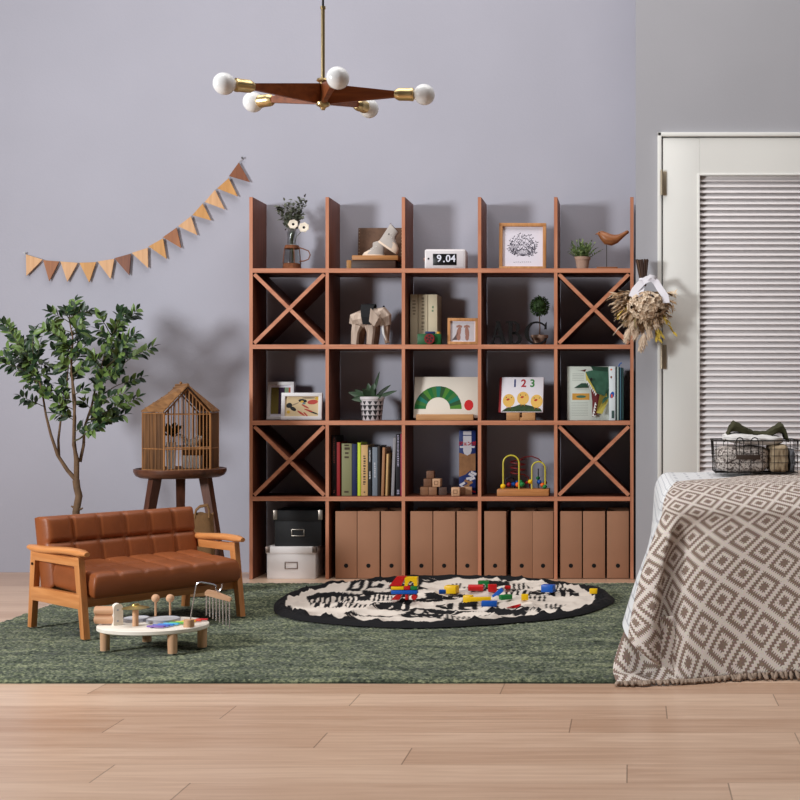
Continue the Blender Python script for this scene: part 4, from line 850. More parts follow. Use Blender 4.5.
hd.add([(W*.55, .004, Z(.72)), (W*.72, .0, Z(.5)), (W*.8, .004, Z(.46)), (W*.72, .002, Z(.12)), (W*.6, .004, Z(.06)), (W*.6, .004, Z(.35))], [[0, 1, 2, 3, 4, 5]], 3)
hd.add([(W*.16, .015, Z(.6)), (W*.34, .015, Z(.69)), (W*.5, .012, Z(.69)), (W*.5, .012, Z(.61))], [[0, 1, 2, 3]], 1)
for i in range(7): fz = i/6; hd.add([(W*(.48+.2*fz), -.021, Z(.74-.22*fz)), (W*(.51+.2*fz), -.021, Z(.71-.22*fz)), (W*(.47+.2*fz), -.02, Z(.67-.22*fz))], [[0, 1, 2]], 4)
for i in range(5): fz = i/4; hd.add([(W*(.6+.05*fz), -.004, Z(.08+.2*fz)), (W*(.66+.05*fz), -.004, Z(.08+.2*fz)), (W*(.62+.05*fz), -.004, Z(.14+.2*fz))], [[0, 1, 2]], 4)
hd.ell(W*.58, Z(.76), W*.03, Z(.03), -.0185, -.0165, 5, 10)
ho = hd.build('paper_dinosaur', [mat('dino_green', (58, 100, 80), .7, var=.2, vs=40), mat('dino_dark', (34, 66, 50), .7), mat('dino_yellow', (190, 176, 80), .7), mat('dino_red', (104, 32, 36), .7), m_white, m_blk], pb, smooth=False, recalc=False)
sf = MB(); xx = W
for i, (wd, mi) in enumerate(((.030, 0), (.006, 1), (.009, 2), (.004, 1), (.008, 3), (.004, 1), (.006, 4))): sf.b2(xx, xx+wd-.0008, .004+.002*i, .14, .0, h*(1-.004*i), .001, mi=mi); xx += wd
sf.build('page_leaves', [m_pgw, mat('leaf_edge_dark', (30, 42, 44), .7), mat('leaf_edge_pale', (178, 196, 190), .7), mat('leaf_edge_blue', (72, 112, 130), .7), mat('leaf_edge_teal', (58, 92, 90), .7)], pb)
sp = MB(); sp.ell(W+.014, Z(.47), .009, .016, .0034, .005, 0, 14, -.3).ell(W+.013, Z(.45), .004, .01, .003, .005, 1, 10).ell(W+.01, Z(.94), .004, .004, .003, .005, 1, 10).ell(W+.01, Z(.8), .004, .006, .003, .005, 2, 10).b2(W+.012, W+.024, .003, .005, Z(.04), Z(.18), mi=3)
sp.build('leaf_print', [m_blu, m_org, mat('art_brown', (130, 70, 40), .7), mat('art_slate', (60, 84, 80), .7)], pb)
MB().tube([(W+.044, .03, h), (W+.048, .03, h+.01), (W+.058, .03, h+.018)], [(.003, .001)]*3, 6).build('ribbon_marker', mat('ribbon_blue', (80, 120, 190), .6), pb)
# row 4 : books
GB = 'books on the fourth shelf'; yb = 5.975
gold = mat('title_gold', (180, 140, 110), .6); wt = mat('title_white', (206, 204, 208), .6); dkt = mat('title_dark', (70, 56, 40), .7)
def cl(n, c): return mat('book_'+n, c, .6)
for a in (('black book with faint reddish spine title, at the left end of the book row', 331.8, 336.3, 436, 'charcoal', (34, 26, 26), 0, (mat('title_rust', (130, 76, 66), .7), [(.05, .1, .5), (.55, .95, .5)])),
          ('slim bright red book between a black and an olive book', 336.6, 340, 442.3, 'red', (150, 34, 36), 0, None),
          ('thick olive green book, the widest in the row', 341.6, 351.8, 443.6, 'olive', (134, 132, 94), 0, (dkt, [(.06, .07, .6), (.72, .76, .7), (.8, .84, .5), (.88, .92, .7), (.95, .97, .5)])),
          ('navy blue book between olive and lime green books', 352.1, 357, 444, 'navy', (28, 36, 78), 0, None),
          ('thin lime green book between navy and tan books', 357.5, 360.6, 442.7, 'lime', (196, 214, 62), 0, None),
          ('tan book with large dark letters running down its spine', 361, 367.8, 445, 'tan', (206, 166, 112), 0, (dkt, [(.22, .8, .4), (.06, .09, .3)])),
          ('narrow black book with white spine lettering beside the tan book', 368.1, 371.6, 447.5, 'black', (26, 26, 30), 0, (wt, [(.35, .5, .4), (.7, .95, .4)])),
          ('slate grey book with short white spine title', 372.3, 377.4, 447.2, 'slate', (120, 128, 138), 0, (wt, [(.38, .68, .3)])),
          ('dark plain book beside the slate grey book', 377.7, 380.3, 446, 'umber', (36, 28, 24), 0, None),
          ('brown book tilting slightly right, taller of two brown slim books', 381.0, 383.6, 447.5, 'brown', (168, 120, 84), .03, None),
          ('short thin beige book tilting slightly right', 385.3, 387.3, 454, 'beige', (206, 166, 112), .03, None),
          ('grey slim book leaning right against a tall black book', 391.0, 394, 437.5, 'grey', (150, 146, 150), .035, None),
          ('tall black book with lilac spine lettering near the right end', 395.8, 400.3, 434.2, 'ink', (28, 26, 32), 0, (mat('title_lilac', (178, 172, 196), .6), [(.03, .1, .6), (.48, .98, .4)])),
          ('magenta book at the right end of the book row', 400.5, 402.2, 434, 'magenta', (166, 44, 84), 0, None)):
    book(a[0], a[1], a[2], a[3], yb, T4, .15, cl(a[4], a[5]), GB, a[6], a[7])
# row 4 : toy cubes and tower-game box
def cube(label, px, pyb, s, Y, zb, col, yaw=0, tilt=0, letter_=False, z=None):
    o = MB().box((0, 0, s/2), (s, s, s), None, .0025).build('wooden_cube', wood('cube_'+col[0], col[1], col[2], 'x', .6), None, (PX(px, Y), Y, zb+E), smooth=True); o.rotation_euler = (0, tilt, yaw)
    tag(o, label, 'block', 'wooden cubes on the fourth shelf')
    if letter_: MB().b2(-s*.25, s*.25, -s/2-.0006, -s/2+.0004, s*.25, s*.33).b2(-s*.25, s*.25, -s/2-.0006, -s/2+.0004, s*.67, s*.75).b2(-s*.25, -s*.17, -s/2-.0005, -s/2+.0004, s*.3, s*.7).b2(s*.17, s*.25, -s/2-.0005, -s/2+.0004, s*.3, s*.7).build('engraving', mat('engraved_brown', (130, 92, 66), .8), o)
c1 = ('dark', (96, 62, 42), (122, 82, 58)); c2 = ('mid', (120, 80, 54), (146, 102, 72)); c3 = ('light', (176, 132, 98), (204, 160, 124)); c4 = ('grey', (74, 54, 46), (92, 68, 58)); s = .0385; yk = 6.03
cube('dark brown cube, bottom left corner of the little pyramid', 424.6, 0, s, yk, T4, c2, .05); cube('brown cube at the middle of the pyramid base', 433.4, 0, s, yk, T4, c2, -.04); cube('darkest cube standing alone right of the pyramid', 443, 0, s*.95, yk, T4, c4, .12)
cube('brown cube, left one of the pyramid middle layer', 428, 0, s*.98, yk, T4+s+E, c1, .06); cube('pale engraved cube, right one of the pyramid middle layer', 437.3, 0, s*.98, yk-.002, T4+s+E, c3, -.12, 0, True)
cube('brown cube on the very top of the pyramid', 430.8, 0, s*.92, yk, T4+1.98*s+2*E, c1, -.05)
cube('pale cube standing at the shelf edge in front of the tall game box', 456.2, 0, s*1.02, 5.985, T4, c3, -.06, 0, True)
cube('brown cube close behind the pale cube, left of the game box', 461.6, 0, s*.95, 6.035, T4, c2, .1); cube('light brown cube directly before the tall game box', 468, 0, s*.98, 6.04, T4, c3, .1)
y = 6.08; jb = thing('game_box', 'tall blue and white box of a wooden block stacking game', 'game box', (PX(467.3, y), y, T4+E), (0, 0, .04))
w = 16.6*y/F; h = PZ(430, y)-T4-.002; dp = .075; yf = -.0004
mj = mat('box_blue', (28, 48, 110), .5); mjw = mat('box_white', (216, 212, 218), .5); mjb = mat('box_brown', (156, 110, 72), .6, var=.2, vs=40); mjr = mat('box_red', (190, 30, 44), .5)
MB().b2(-w/2, w/2, 0, dp, 0, h, .0015).build('carton', mj, jb)
pr = MB(); pr.prism([(-w/2+.0005, h*.27), (-w/2+w*.4, h*.31), (-w/2+w*.62, h*.36), (w/2-.0005, h*.37), (w/2-.0005, h*.64), (w*.2, h*.63), (0, h*.615), (-w*.2, h*.63), (-w/2+.0005, h*.65)], yf, .001, 1)
pr.prism([(-w*.25, h*.985), (w*.24, h*.985), (w*.26, h*.68), (w*.18, h*.63), (0, h*.605), (-w*.18, h*.63), (-w*.25, h*.68)], yf*2, .001, 0)
pr.b2(-w*.3, w*.3, yf*3, .001, h*.915, h*.93, mi=2)
pr.b2(-w*.45, w*.45, yf*2.5, .001, h*.725, h*.755, mi=0)
r5 = random.Random(6)
for (x, z, ro) in ((-.35, .06, .3), (-.2, .1, -.5), (-.3, .16, .5), (-.05, .13, .4), (.0, .2, -.4), (.15, .17, .6), (.12, .25, .2), (.25, .3, -.5), (.3, .24, .4), (-.42, .02, -.2), (.38, .33, -.5), (.02, .08, .7)):
    pr.prism([(x*w+a_*math.cos(ro)-b_*math.sin(ro), z*h+a_*math.sin(ro)+b_*math.cos(ro)) for a_, b_ in ((-.014, -.0055), (.014, -.0055), (.014, .0055), (-.014, .0055))], yf*(2+r5.random()), .001, 0 if r5.random() < .7 else 1)
pr.prism([(.12*w, .045*h), (w/2, .02*h), (w/2, .045*h), (.2*w, .075*h)], yf*4, .001, 3)
pr.build('box_print', [mjw, mjb, mj, mjr], jb)
MB().text('ジェンガ', .0205, TXT(0, yf*6, h*.79), .0004, bold=.0009).build('box_title', mjr, jb)
# row 4 : bead maze
y = 6.0; x0 = PX(523.7, y); bmz = thing('bead_maze', 'wooden based bead maze with yellow and red wires and coloured beads', 'toy', (x0, y, T4+E))
bz = .0315; w = 51.5*y/F
MB().b2(-w/2, w/2, -.05, .07, 0, bz, .003).build('base', wood('maze_base', (166, 104, 56), (196, 132, 78), 'x', .45), bmz)
def q4(px, py, yy): return Vector((PX(px, y)-x0, yy, PZ(py, y)-T4))
my = mat('wire_yellow', (204, 190, 60), .4); mr_ = mat('wire_red', (120, 26, 28), .45); mk = mat('wire_black', (24, 24, 34), .5)
def arch(xa, xb, pyt, yy, m, r=.0036):
    ra = (xb-xa)/2; P = [q4(xa, 489, yy)]; zc_ = pyt+ra*1.0
    P += [q4(xa+ra-ra*math.cos(t*PI/12), zc_-ra*math.sin(t*PI/12), yy) for t in range(13)]+[q4(xb, 489, yy)]
    MB().tube(P, r, 8).build('wire', m, bmz)
arch(503.6, 519.4, 455.2, -.02, my); arch(532, 545.3, 461.7, -.01, my); arch(505, 514, 477.5, .03, mk, .003); MB().tube([q4(537.8, 469, .03), q4(537.8, 489, .03)], .003, 8).build('wire', mk, bmz)
P = [q4(545, 489, .02), q4(545.5, 472, .02), q4(543, 464, .02), q4(538, 459, .02), q4(531, 456.4, .02), q4(524, 457.5, .02), q4(520, 459.5, .01)]
for i in range(37): a = i*2*PI/12; P.append(q4(517.5+7.5*math.cos(a+.5), 460+15.5*i/36, .02+.03*math.sin(a+.5)))
P += [q4(524, 475.5, .03), q4(528, 478, .03), q4(529.5, 489, .03)]
MB().tube(P, .0028, 7).build('wire', mr_, bmz)
for (px, py, yy, r, m) in ((503.4, 486, -.02, .0125, m_yel), (508.4, 485, .03, .0115, mat('bead_red', (150, 24, 36), .35)), (513, 484.7, .03, .0115, m_blu), (518, 484.7, .0, .0125, m_org), (522.3, 484.2, -.02, .0125, m_grn), (520.8, 481.5, -.012, .009, m_grn), (530.4, 481.6, -.01, .011, m_yel), (526.5, 483, .03, .007, m_red), (537.6, 478.6, .03, .0095, m_grn), (538.8, 482.4, .02, .0115, m_blu), (542.5, 485, .0, .0105, m_org), (544.8, 487.4, -.012, .0105, m_grn), (545, 483, .02, .0095, mat('bead_maroon', (110, 34, 36), .4)), (516, 482.5, .035, .007, m_blu)):
    c = q4(px, py, yy); c.z = max(c.z, bz+r*.9); MB().sph(c, (r, r, r*.92), 16, 10).build('bead', m, bmz)
# row 5 : storage boxes and file boxes
def lidbox(label, px0, px1, pyt, pyl, Y, zb, dep, m, yaw, lidm, ho=.006, zbase=None):
    w = (px1-px0)*Y/F; h = PZ(pyt, Y)-zb; lh = (pyl-pyt)*Y/F; t = thing('storage_box', label, 'storage box', (PX((px0+px1)/2, Y), Y, zb+E), yaw)
    MB().b2(-w/2, w/2, 0, dep, 0, h-.004, .002).build('body', m, t); ld = MB().b2(-w/2-.004, w/2+.004, -.004, dep+.004, h-lh, h, .002).build('lid', m, t)
    hl = MB(); hw, hh = .03, .0165; zc_ = h*.42 if ho else h*.4; zc_ = (h-lh)*.53
    for (xa, xb, za, zb_) in ((-hw, hw, zc_-hh, zc_-hh+.004), (-hw, hw, zc_+hh-.004, zc_+hh), (-hw, -hw+.004, zc_-hh+.003, zc_+hh-.003), (hw-.004, hw, zc_-hh+.003, zc_+hh-.003)): hl.b2(xa, xb, -.003, .001, za, zb_, .0008)
    hl.build('label_holder', lidm, t)
    for sx in (-1, 1): MB().b2(sx*(w/2+.0055), sx*(w/2-.014), -.0055, .012, h-lh-.001+lh*.15, h+.0012, .001).build('corner_guard', lidm, t)
    return t, h
m_bxw = mat('box_card_white', (222, 216, 214), .7); m_bxk = mat('box_card_black', (24, 23, 25), .6); m_chr = mat('box_metal', (168, 158, 148), .35, .8)
_, hwb = lidbox('white lidded storage box on the floor under a black box', 267, 315.5, 547, 553.5, 5.95, 0, .2, m_bxw, .0, mat('box_metal_dark', (128, 112, 104), .4, .7))
lidbox('black lidded storage box stacked on the white box', 274.5, 321.5, 510.3, 521, 5.972, hwb+E*2+.001, .185, m_bxk, 0, m_chr)
m_file = mat('kraft_card', (160, 115, 88), .8, var=.03, vs=12); m_hole = mat('hole_black', (14, 12, 12), .9)
bays = {'under the row of books': ((335.4, 356.8), (357.4, 379.4), (381, 402)), 'under the toy cubes and game box': ((410.4, 432.4), (433.3, 455), (456.8, 478)), 'under the bead maze': ((484.2, 506), (511, 532.4), (532.6, 553.4)), 'under the lower right X cell': ((560, 581.8), (583, 605), (607, 628.8))}
first = None
for bay, trio in bays.items():
    for nm, (a, b) in zip(('left', 'middle', 'right'), trio):
        Y = 5.95; w = (b-a)*Y/F; h = PZ(511.3, Y)
        t = thing('file_box', 'brown cardboard file box, %s of the three %s' % (nm, bay), 'file box', (PX((a+b)/2, Y), Y, E), 0, 'file boxes on the bottom row')
        bd = MB(); bd.b2(-w/2, w/2, 0, .0035, 0, h, .001).b2(-w/2, -w/2+.003, .002, .21, 0, h*.98).b2(w/2-.003, w/2, .002, .21, 0, h*.98).b2(-w/2, w/2, .207, .21, 0, h).b2(-w/2, w/2, 0, .21, 0, .003); bd.build('body', m_file, t)
        MB().cyl((0, .0005, PZ(565.8, Y)), (0, -.0008, PZ(565.8, Y)), .0098, n=24).build('finger_hole', m_hole, t)
# ---------------------------------------------------------------- music table
m_bir = wood('pale_birch', (232, 220, 204), (244, 236, 224), 'x', .5); m_bee = wood('beech', (198, 150, 112), (222, 178, 142), 'z', .5); m_beex = wood('beech_across', (196, 146, 110), (220, 176, 140), 'x', .5)
mx, myy = -1.558, 4.222; MZ = RUGZ+.0038
def mt():
    t = thing('music_table', 'low round birch toy music table with drums, cymbal and rainbow xylophone', 'toy table', (mx, myy, MZ+.002))
    zt = .077; th = .016; rx, ry = .176, .142
    def ring(r, z): return [(rx*r*math.cos(2*PI*k/48), ry*r*math.sin(2*PI*k/48), z) for k in range(48)]
    b = MB(); prof = [(0.97, zt-th), (1, zt-th+.003), (1, zt-.003), (.97, zt)]; vs = []
    for r, z in prof: vs += ring(r, z)
    b.add(vs, [[i*48+k, i*48+(k+1) % 48, (i+1)*48+(k+1) % 48, (i+1)*48+k] for i in range(3) for k in range(48)]+[list(range(48)), list(range(144, 192))]); b.build('tabletop', m_bir, t)
    for (px, py) in ((105, 651), (178, 655.5), (204, 647.5), (147, 642)):
        Yl = F*(HZ-MZ)/(py-400); x, y_ = PX(px, Yl)-mx, Yl-myy
        if (x/rx)**2+(y_/ry)**2 > .8: f = math.sqrt(.8/((x/rx)**2+(y_/ry)**2)); x *= f; y_ *= f
        MB().cyl((x, y_, 0), (x, y_, zt-th+.001), .0145, .0155, 20).build('leg', m_bee, t)
    def q(px, py, yy): Y = myy+yy; return Vector((PX(px, Y)-mx, yy, PZ(py, Y)-MZ-.002))
    # drum pair on the rim, silver drum heads
    m_sil = mat('drum_silver', (178, 180, 190), .3, .6); m_skin = mat('drum_skin', (206, 206, 210), .5)
    for x, y_, r in ((-.075, .05, .042), (.02, .035, .054)):
        d = MB(); d.lathe([(r, zt), (r, zt+.011), (r*.96, zt+.012)], 36, (x, y_, 0), cap0=True, cap1=False).build('drum', m_sil, t); MB().cyl((x, y_, zt+.003), (x, y_, zt+.0105), r*.96, n=36).build('drum_head', m_skin, t)
    # wooden tone cylinders
    for z in (.0145, .0425): g = MB(); g.tube([(-.176, -.03, zt+z+.004), (-.174, -.03, zt+z+.004), (-.114, -.03, zt+z+.004), (-.112, -.03, zt+z+.004)], [.013, .0148, .0148, .013], 20); g.build('tone_cylinder', m_beex, t)
    pb = MB(); pts = []
    for k in range(17): a = PI*k/16; pts.append((.015*math.cos(a), .055+.015*math.sin(a)))
    pb.prism([(-.015, 0), (.015, 0)]+pts, -.012, .012, M=Matrix.Translation((-.105, -.03, zt)) @ Matrix.Rotation(math.radians(38), 4, 'Z')); pb.build('end_plate', m_bir, t)
    for z in (.015, .05): MB().cyl((-.1, -.0395, zt+z), (-.0985, -.0415, zt+z), .003, n=10).build('screw', m_sil, t)
    # cymbal
    cx, cy = q(135.5, 620, -.045).x, -.045
    MB().cyl((cx, cy, zt), (cx, cy, zt+.063), .0095, n=18).build('cymbal_post', m_bee, t)
    MB().lathe([(.042, .058), (.025, .0625), (.013, .066), (.011, .0705), (0, .073), (0, .071), (.009, .0685), (.012, .0635), (.025, .06), (.042, .0572)], 36, (cx, cy, zt), cap0=False, cap1=False).build('cymbal', mat('cymbal_gold', (190, 164, 96), .3, .85), t)
    # xylophone bars fanned along the front right
    cols = ((126, 92, 170), (84, 104, 200), (56, 132, 214), (84, 186, 222), (100, 186, 90), (206, 212, 70), (240, 186, 50), (224, 84, 60), (196, 40, 48))
    for i, c in enumerate(cols):
        f = i/8; px, py = 156+38*f+8*f*f, 629-9.5*f; yy = -.088+.135*f; c0 = q(px, py, yy); L = .06-.022*f
        x_ = MB().box((0, 0, 0), (L, .0115, .005), None, .0012); a = math.radians(-12+10*f); o = x_.build('xylophone_bar', mat('bar_'+'violet indigo blue sky green lime amber coral red'.split()[i], c, .4), t); o.location = (c0.x, yy, zt+.0055); o.rotation_euler = (0, 0, a)
        if not i: pass
    MB().tube([(q(150, 0, -.088).x, -.085, zt+.0015), (q(175, 0, -.03).x, -.02, zt+.0015), (q(196, 0, .05).x, .05, zt+.0015)], .0022, 6).build('bar_rail', m_bir, t)
    # hook and chimes
    hx, hy = q(189, 625, -.06).x, -.06
    MB().cyl((hx, hy, zt), (hx, hy, zt+.023), .017, .016, n=22).build('hook_block', m_bee, t)
    def k(px, py): return q(px, py, hy)
    wr = MB(); P = [(190, 622), (193, 603), (196, 586), (197.5, 583), (201, 582.2), (208, 583.4), (214, 584.6), (216, 585.8), (215.6, 589), (217.5, 591.2), (220, 590.5), (221.8, 587.5), (222, 584)]
    wr.tube([k(*p) for p in P], .0022, 8); wr.build('hook_wire', mat('chrome_wire', (200, 200, 206), .2, .9), t)
    B0, B1 = k(205.5, 593), k(230.5, 599.5)
    cb = MB(); d = (B1-B0); n_ = Vector((0, 0, 1)); pts = [B0+n_*-.006, B0+n_*.004, B0.lerp(B1, .08)+n_*.012, B0.lerp(B1, .4)+n_*.014, B1+n_*.006, B1.lerp(B0, -.03), B1+n_*-.006]
    cb.prism([(p.x, p.z) for p in pts], hy-.008, hy+.008); cho = cb.build('chime_bar', m_beex, t)
    MB().tube([k(217.6, 591), k(217.8, 594)+Vector((0, 0, .002))], .0018, 6).build('chime_link', MATS['chrome_wire'], t)
    for i in range(8):
        p = B0.lerp(B1, .04+.92*i/7)+Vector((0, 0, -.004)); L = (20+8.2*i/7)*myy/F*.98
        MB().cyl(p, p+Vector((0, 0, -.066-.022*i/7)), .0022, n=8).build('chime_tube', MATS['chrome_wire'], cho)
    for nm, px, py in (('left', 155, 598.2), ('right', 169.5, 598.2)):
        m = thing('mallet', 'wooden ball mallet standing upright in the toy table, %s one of two' % nm, 'mallet', Vector((mx, myy, MZ+.002))+Vector((PX(px+.6, myy+.104)-mx, .104, zt+E)))
        zb = PZ(py, myy+.104)-m.location.z
        MB().cyl((0, 0, 0), (0, 0, zb), .0036, n=10).build('stick', m_bee, m); MB().sph((0, 0, zb), .0135, 20, 12).build('head', m_bee, m)
mt()
# ---------------------------------------------------------------- play mat
PCX, PCY, PRX, PRY = PX(443, 5.2), 5.17, .672, .575
def matz(x, y):
    dx, dy = (x-PCX)/PRX, (y-PCY)/PRY; r = math.hypot(dx, dy)
    z = .018
    rim = math.exp(-((r-.955)/.035)**2)*(.012+.020*max(0, dy)**1.5)
    n1 = abs(noise.noise((x*5.5, y*9, 4.2))); n2 = abs(noise.noise((x*13, y*19, 9.1)))
    z += rim+(1-min(1, n1*3.2))**2*.021*(1 if r < .93 else .2)*(.5+.5*max(0, min(1, (abs(dx)-.05)*3)))+(1-min(1, n2*3))**2*.0045*(r < .97)
    # the big folds: left flap, ridge under the far rim, right tongue
    z += .03*math.exp(-((dx+.52)/.3)**2-((dy-.47-.1*dx)/.12)**2)+.030*math.exp(-((dx-.0)/.3)**2-((dy-.74)/.08)**2)+.016*math.exp(-((dx+.12)/.12)**2-((dy-.12)/.16)**2)+.022*math.exp(-((dx-.72)/.2)**2-((dy-.35)/.1)**2)+.015*math.exp(-((dx-.5)/.3)**2-((dy+.15)/.1)**2)+.016*math.exp(-((dx+.3)/.2)**2-((dy+.12)/.1)**2)
    if r > .985: z = .0158+max(0, z-.0158)*max(0, (1.0-r)/.015)
    return z
def playmat():
    mb = MB(); na, nr = 340, 130; cols = []
    def fn(u_, v_):
        r = v_**.75; a = 2*PI*u_; k = 1+.02*math.sin(3*a+1)+.012*math.sin(7*a)
        x, y = PCX+PRX*r*k*math.cos(a), PCY+PRY*r*k*math.sin(a); return Vector((x, y, matz(PCX+(x-PCX)/k, PCY+(y-PCY)/k)))
    mb.grid(fn, na, nr, cu=True)
    o = mb.build('play_mat', vcol('printed_cotton', .8), ang=180, recalc=False); me = o.data
    ca = me.color_attributes.new('Col', 'FLOAT_COLOR', 'POINT'); W = lin((214, 202, 190)); K = lin((22, 21, 23)); buf = []
    def hsh(i, j): return (math.sin(i*127.1+j*311.7)*43758.5453) % 1
    for v in me.vertices:
        x, y = v.co.x, v.co.y; dx, dy = (x-PCX)/PRX, (y-PCY)/PRY; r = math.hypot(dx, dy)
        wx = x+.02*noise.noise((x*6, y*6, 0)); wy = y+.02*noise.noise((x*6, y*6, 7))
        k = r > .905
        if not k and r < .80+.03*math.sin(5*math.atan2(dy, dx)):
            n = noise.noise((wx*2.0, wy*5.2, 2.3)); k = abs(n) < .115                 # winding roads
            if k and abs(n) < .012 and (wx*22) % 1 < .5: k = False                     # dashes on them
            i, j = math.floor(wx/.085), math.floor(wy/.13)
            if hsh(i, j) < .42 and abs(n) > .12:                                       # houses and blocks
                fx_, fy_2 = (wx/.085) % 1, (wy/.13) % 1; k = .1 < fx_ < .9 and .12 < fy_2 < .88 and not (.35 < fx_ < .65 and .3 < fy_2 < .6)
            if hsh(i+9, j+3) < .16 and abs(n) > .08: fx_ = (wx/.0188) % 1; k = fx_ < .5 and .1 < ((wy/.13) % 1) < .8   # crossings
            if -.62 < dx < -.48 and -.25 < dy < .05: k = ((dx+.62)/.14*5) % 1 < .55
            if -.66 < dx < -.2 and .08 < dy < .2: k = True
            if .05 < dx < .2 and .62 < dy < .8: k = False
        if dy > .72 and .1 < dx < .28 and r < .9: k = False; k = abs(dy-.80) < .022 and ((dx-.1)/.18*6) % 1 < .6
        buf += list(K if k else W)
    ca.data.foreach_set('color', buf)
    tag(o, 'round black rimmed cotton play mat with a black and white town print', 'play mat')
playmat()
blocks = 'building blocks on the play mat'
MC = {'red': m_red, 'yellow': m_yel, 'blue': m_blu, 'green': m_grn}
def top_of(x, y, w, d): return max(matz(x+i*w/6, y+j*d/6) for i in range(-3, 4) for j in range(-3, 4))
def lay(shape, col, label, px0, px1, py0, py1, zb=None, Y=None, dep=None, yaw=0, ry=0, sink=.0):
    if Y is None:
        z = .03
        for _ in range(8): Y = F*(HZ-z)/(py1-400); z = top_of(PX((px0+px1)/2, Y), Y+.02, .05, .03)
        zb = z+.0005
    s = Y/F; w = (px1-px0)*s; h = max(.012, (py1-py0)*s*.95); d = dep or min(.034, max(h, .02)); mb = MB(); b = .0015
    if shape == 'box': mb.b2(-w/2, w/2, 0, d, 0, h, b)
    elif shape == 'roll': mb.cyl((-w/2, d/2, h/2), (w/2, d/2, h/2), h/2, n=24)
    elif shape == 'wheel': mb.cyl((0, 0, h/2), (0, d, h/2), h/2, n=24)
    elif shape == 'ramp': mb.prism([(-w/2, 0), (w*.22, 0), (w/2, h), (-w*.05, h)], 0, d)
    elif shape == 'wedge': mb.prism([(-w/2, 0), (w/2, 0), (w/2, h)], 0, d)
    elif shape == 'arch':
        pts = [(-w/2, 0), (-w*.26, 0)]+[(-w*.26*math.cos(PI*k/10), h*.58*math.sin(PI*k/10)) for k in range(1, 10)]+[(w*.26, 0), (w/2, 0), (w/2, h), (-w/2, h)]
        mb.prism(pts, 0, d)
    o = mb.build('toy_block', MC[col], None, (PX((px0+px1)/2, Y), Y, zb)); o.rotation_euler = (0, ry, yaw); return tag(o, label, 'block', blocks)
Yt = F*(HZ-.03)/(603.5-400); zt0 = top_of(PX(404, Yt), Yt+.02, .11, .05)+.0005; u_ = Yt/F
def tw(shape, col, label, a, b, t, bt, **k): return lay(shape, col, label, a, b, t, bt, zb=zt0+(603.5-bt)*u_+k.pop('up', 0), Y=Yt, **k)
tw('wheel', 'red', 'red wheel block, right one under the blue plank', 410.5, 417.3, 597.8, 603.5, dep=.03)
tw('ramp', 'red', 'red slanted block, left one under the blue plank', 391, 402, 598, 603.5, dep=.03); tw('box', 'red', 'small red block between the two under the blue plank', 405, 408, 598, 603.5, dep=.03)
tw('box', 'blue', 'long blue plank across the red wheel blocks', 391, 417, 593.9, 597.9, dep=.034, up=.0006)
tw('box', 'yellow', 'yellow flat block lying on the left of the blue plank', 390.8, 403.6, 590.2, 593.7, dep=.032, up=.0012); tw('box', 'red', 'red cube in the middle of the blue plank', 404, 410, 589.5, 593.7, dep=.032, up=.0012); tw('box', 'green', 'small green block on the right of the blue plank', 410.5, 417, 590, 593.7, dep=.032, up=.0012)
tw('ramp', 'red', 'red slanted roof block at the top left of the block tower', 389, 405.5, 580.4, 590, dep=.032, up=.0018); tw('arch', 'yellow', 'yellow arch block at the top right of the block tower', 404.6, 417, 581, 590, dep=.032, up=.0018)
lay('box', 'blue', 'small blue block just right of the block tower', 438.8, 445.4, 590, 594.2); lay('box', 'yellow', 'large yellow block beside a small blue block', 443.6, 456, 585, 593, yaw=-.25, dep=.04)
lay('roll', 'red', 'red cylinder lying on the far part of the mat', 468, 483, 585.3, 592.2); lay('arch', 'green', 'green block behind the red cylinder', 478, 488.5, 583, 589.5, dep=.03)
lay('box', 'red', 'red cube between the red cylinder and a tilted blue block', 488.5, 497, 584.7, 592.3, yaw=.2); lay('box', 'blue', 'blue block tilted up against a red cube', 493, 505, 591, 595.5, ry=-.7, dep=.026)
lay('box', 'yellow', 'upright yellow block on the middle of the mat', 462.5, 471, 595.5, 603, yaw=-.3); lay('box', 'yellow', 'long flat yellow block behind a blue block', 470, 491, 599, 603.2, yaw=.12, dep=.02)
lay('box', 'blue', 'blue block nearest the front edge of the mat', 481.2, 496.8, 601, 606.8); lay('box', 'green', 'green flat block turned sideways beside a red one', 501, 513, 595.2, 600, yaw=.5, dep=.028)
lay('wedge', 'red', 'red wedge in front of the green flat block', 506, 520, 599.3, 603.3, yaw=-.15); lay('box', 'yellow', 'yellow cube right of the red wedge', 521.3, 528.3, 594.6, 600.6, yaw=.1)
lay('box', 'blue', 'blue block lying apart on the right half of the mat', 540.5, 553, 585.7, 593.2, yaw=-.3, dep=.036); lay('box', 'yellow', 'yellow block at the right tip of the mat', 589.3, 597, 588.8, 594, yaw=-.1); lay('box', 'red', 'small flat red block behind the tilted blue block', 504.5, 510.5, 586.5, 589.6)
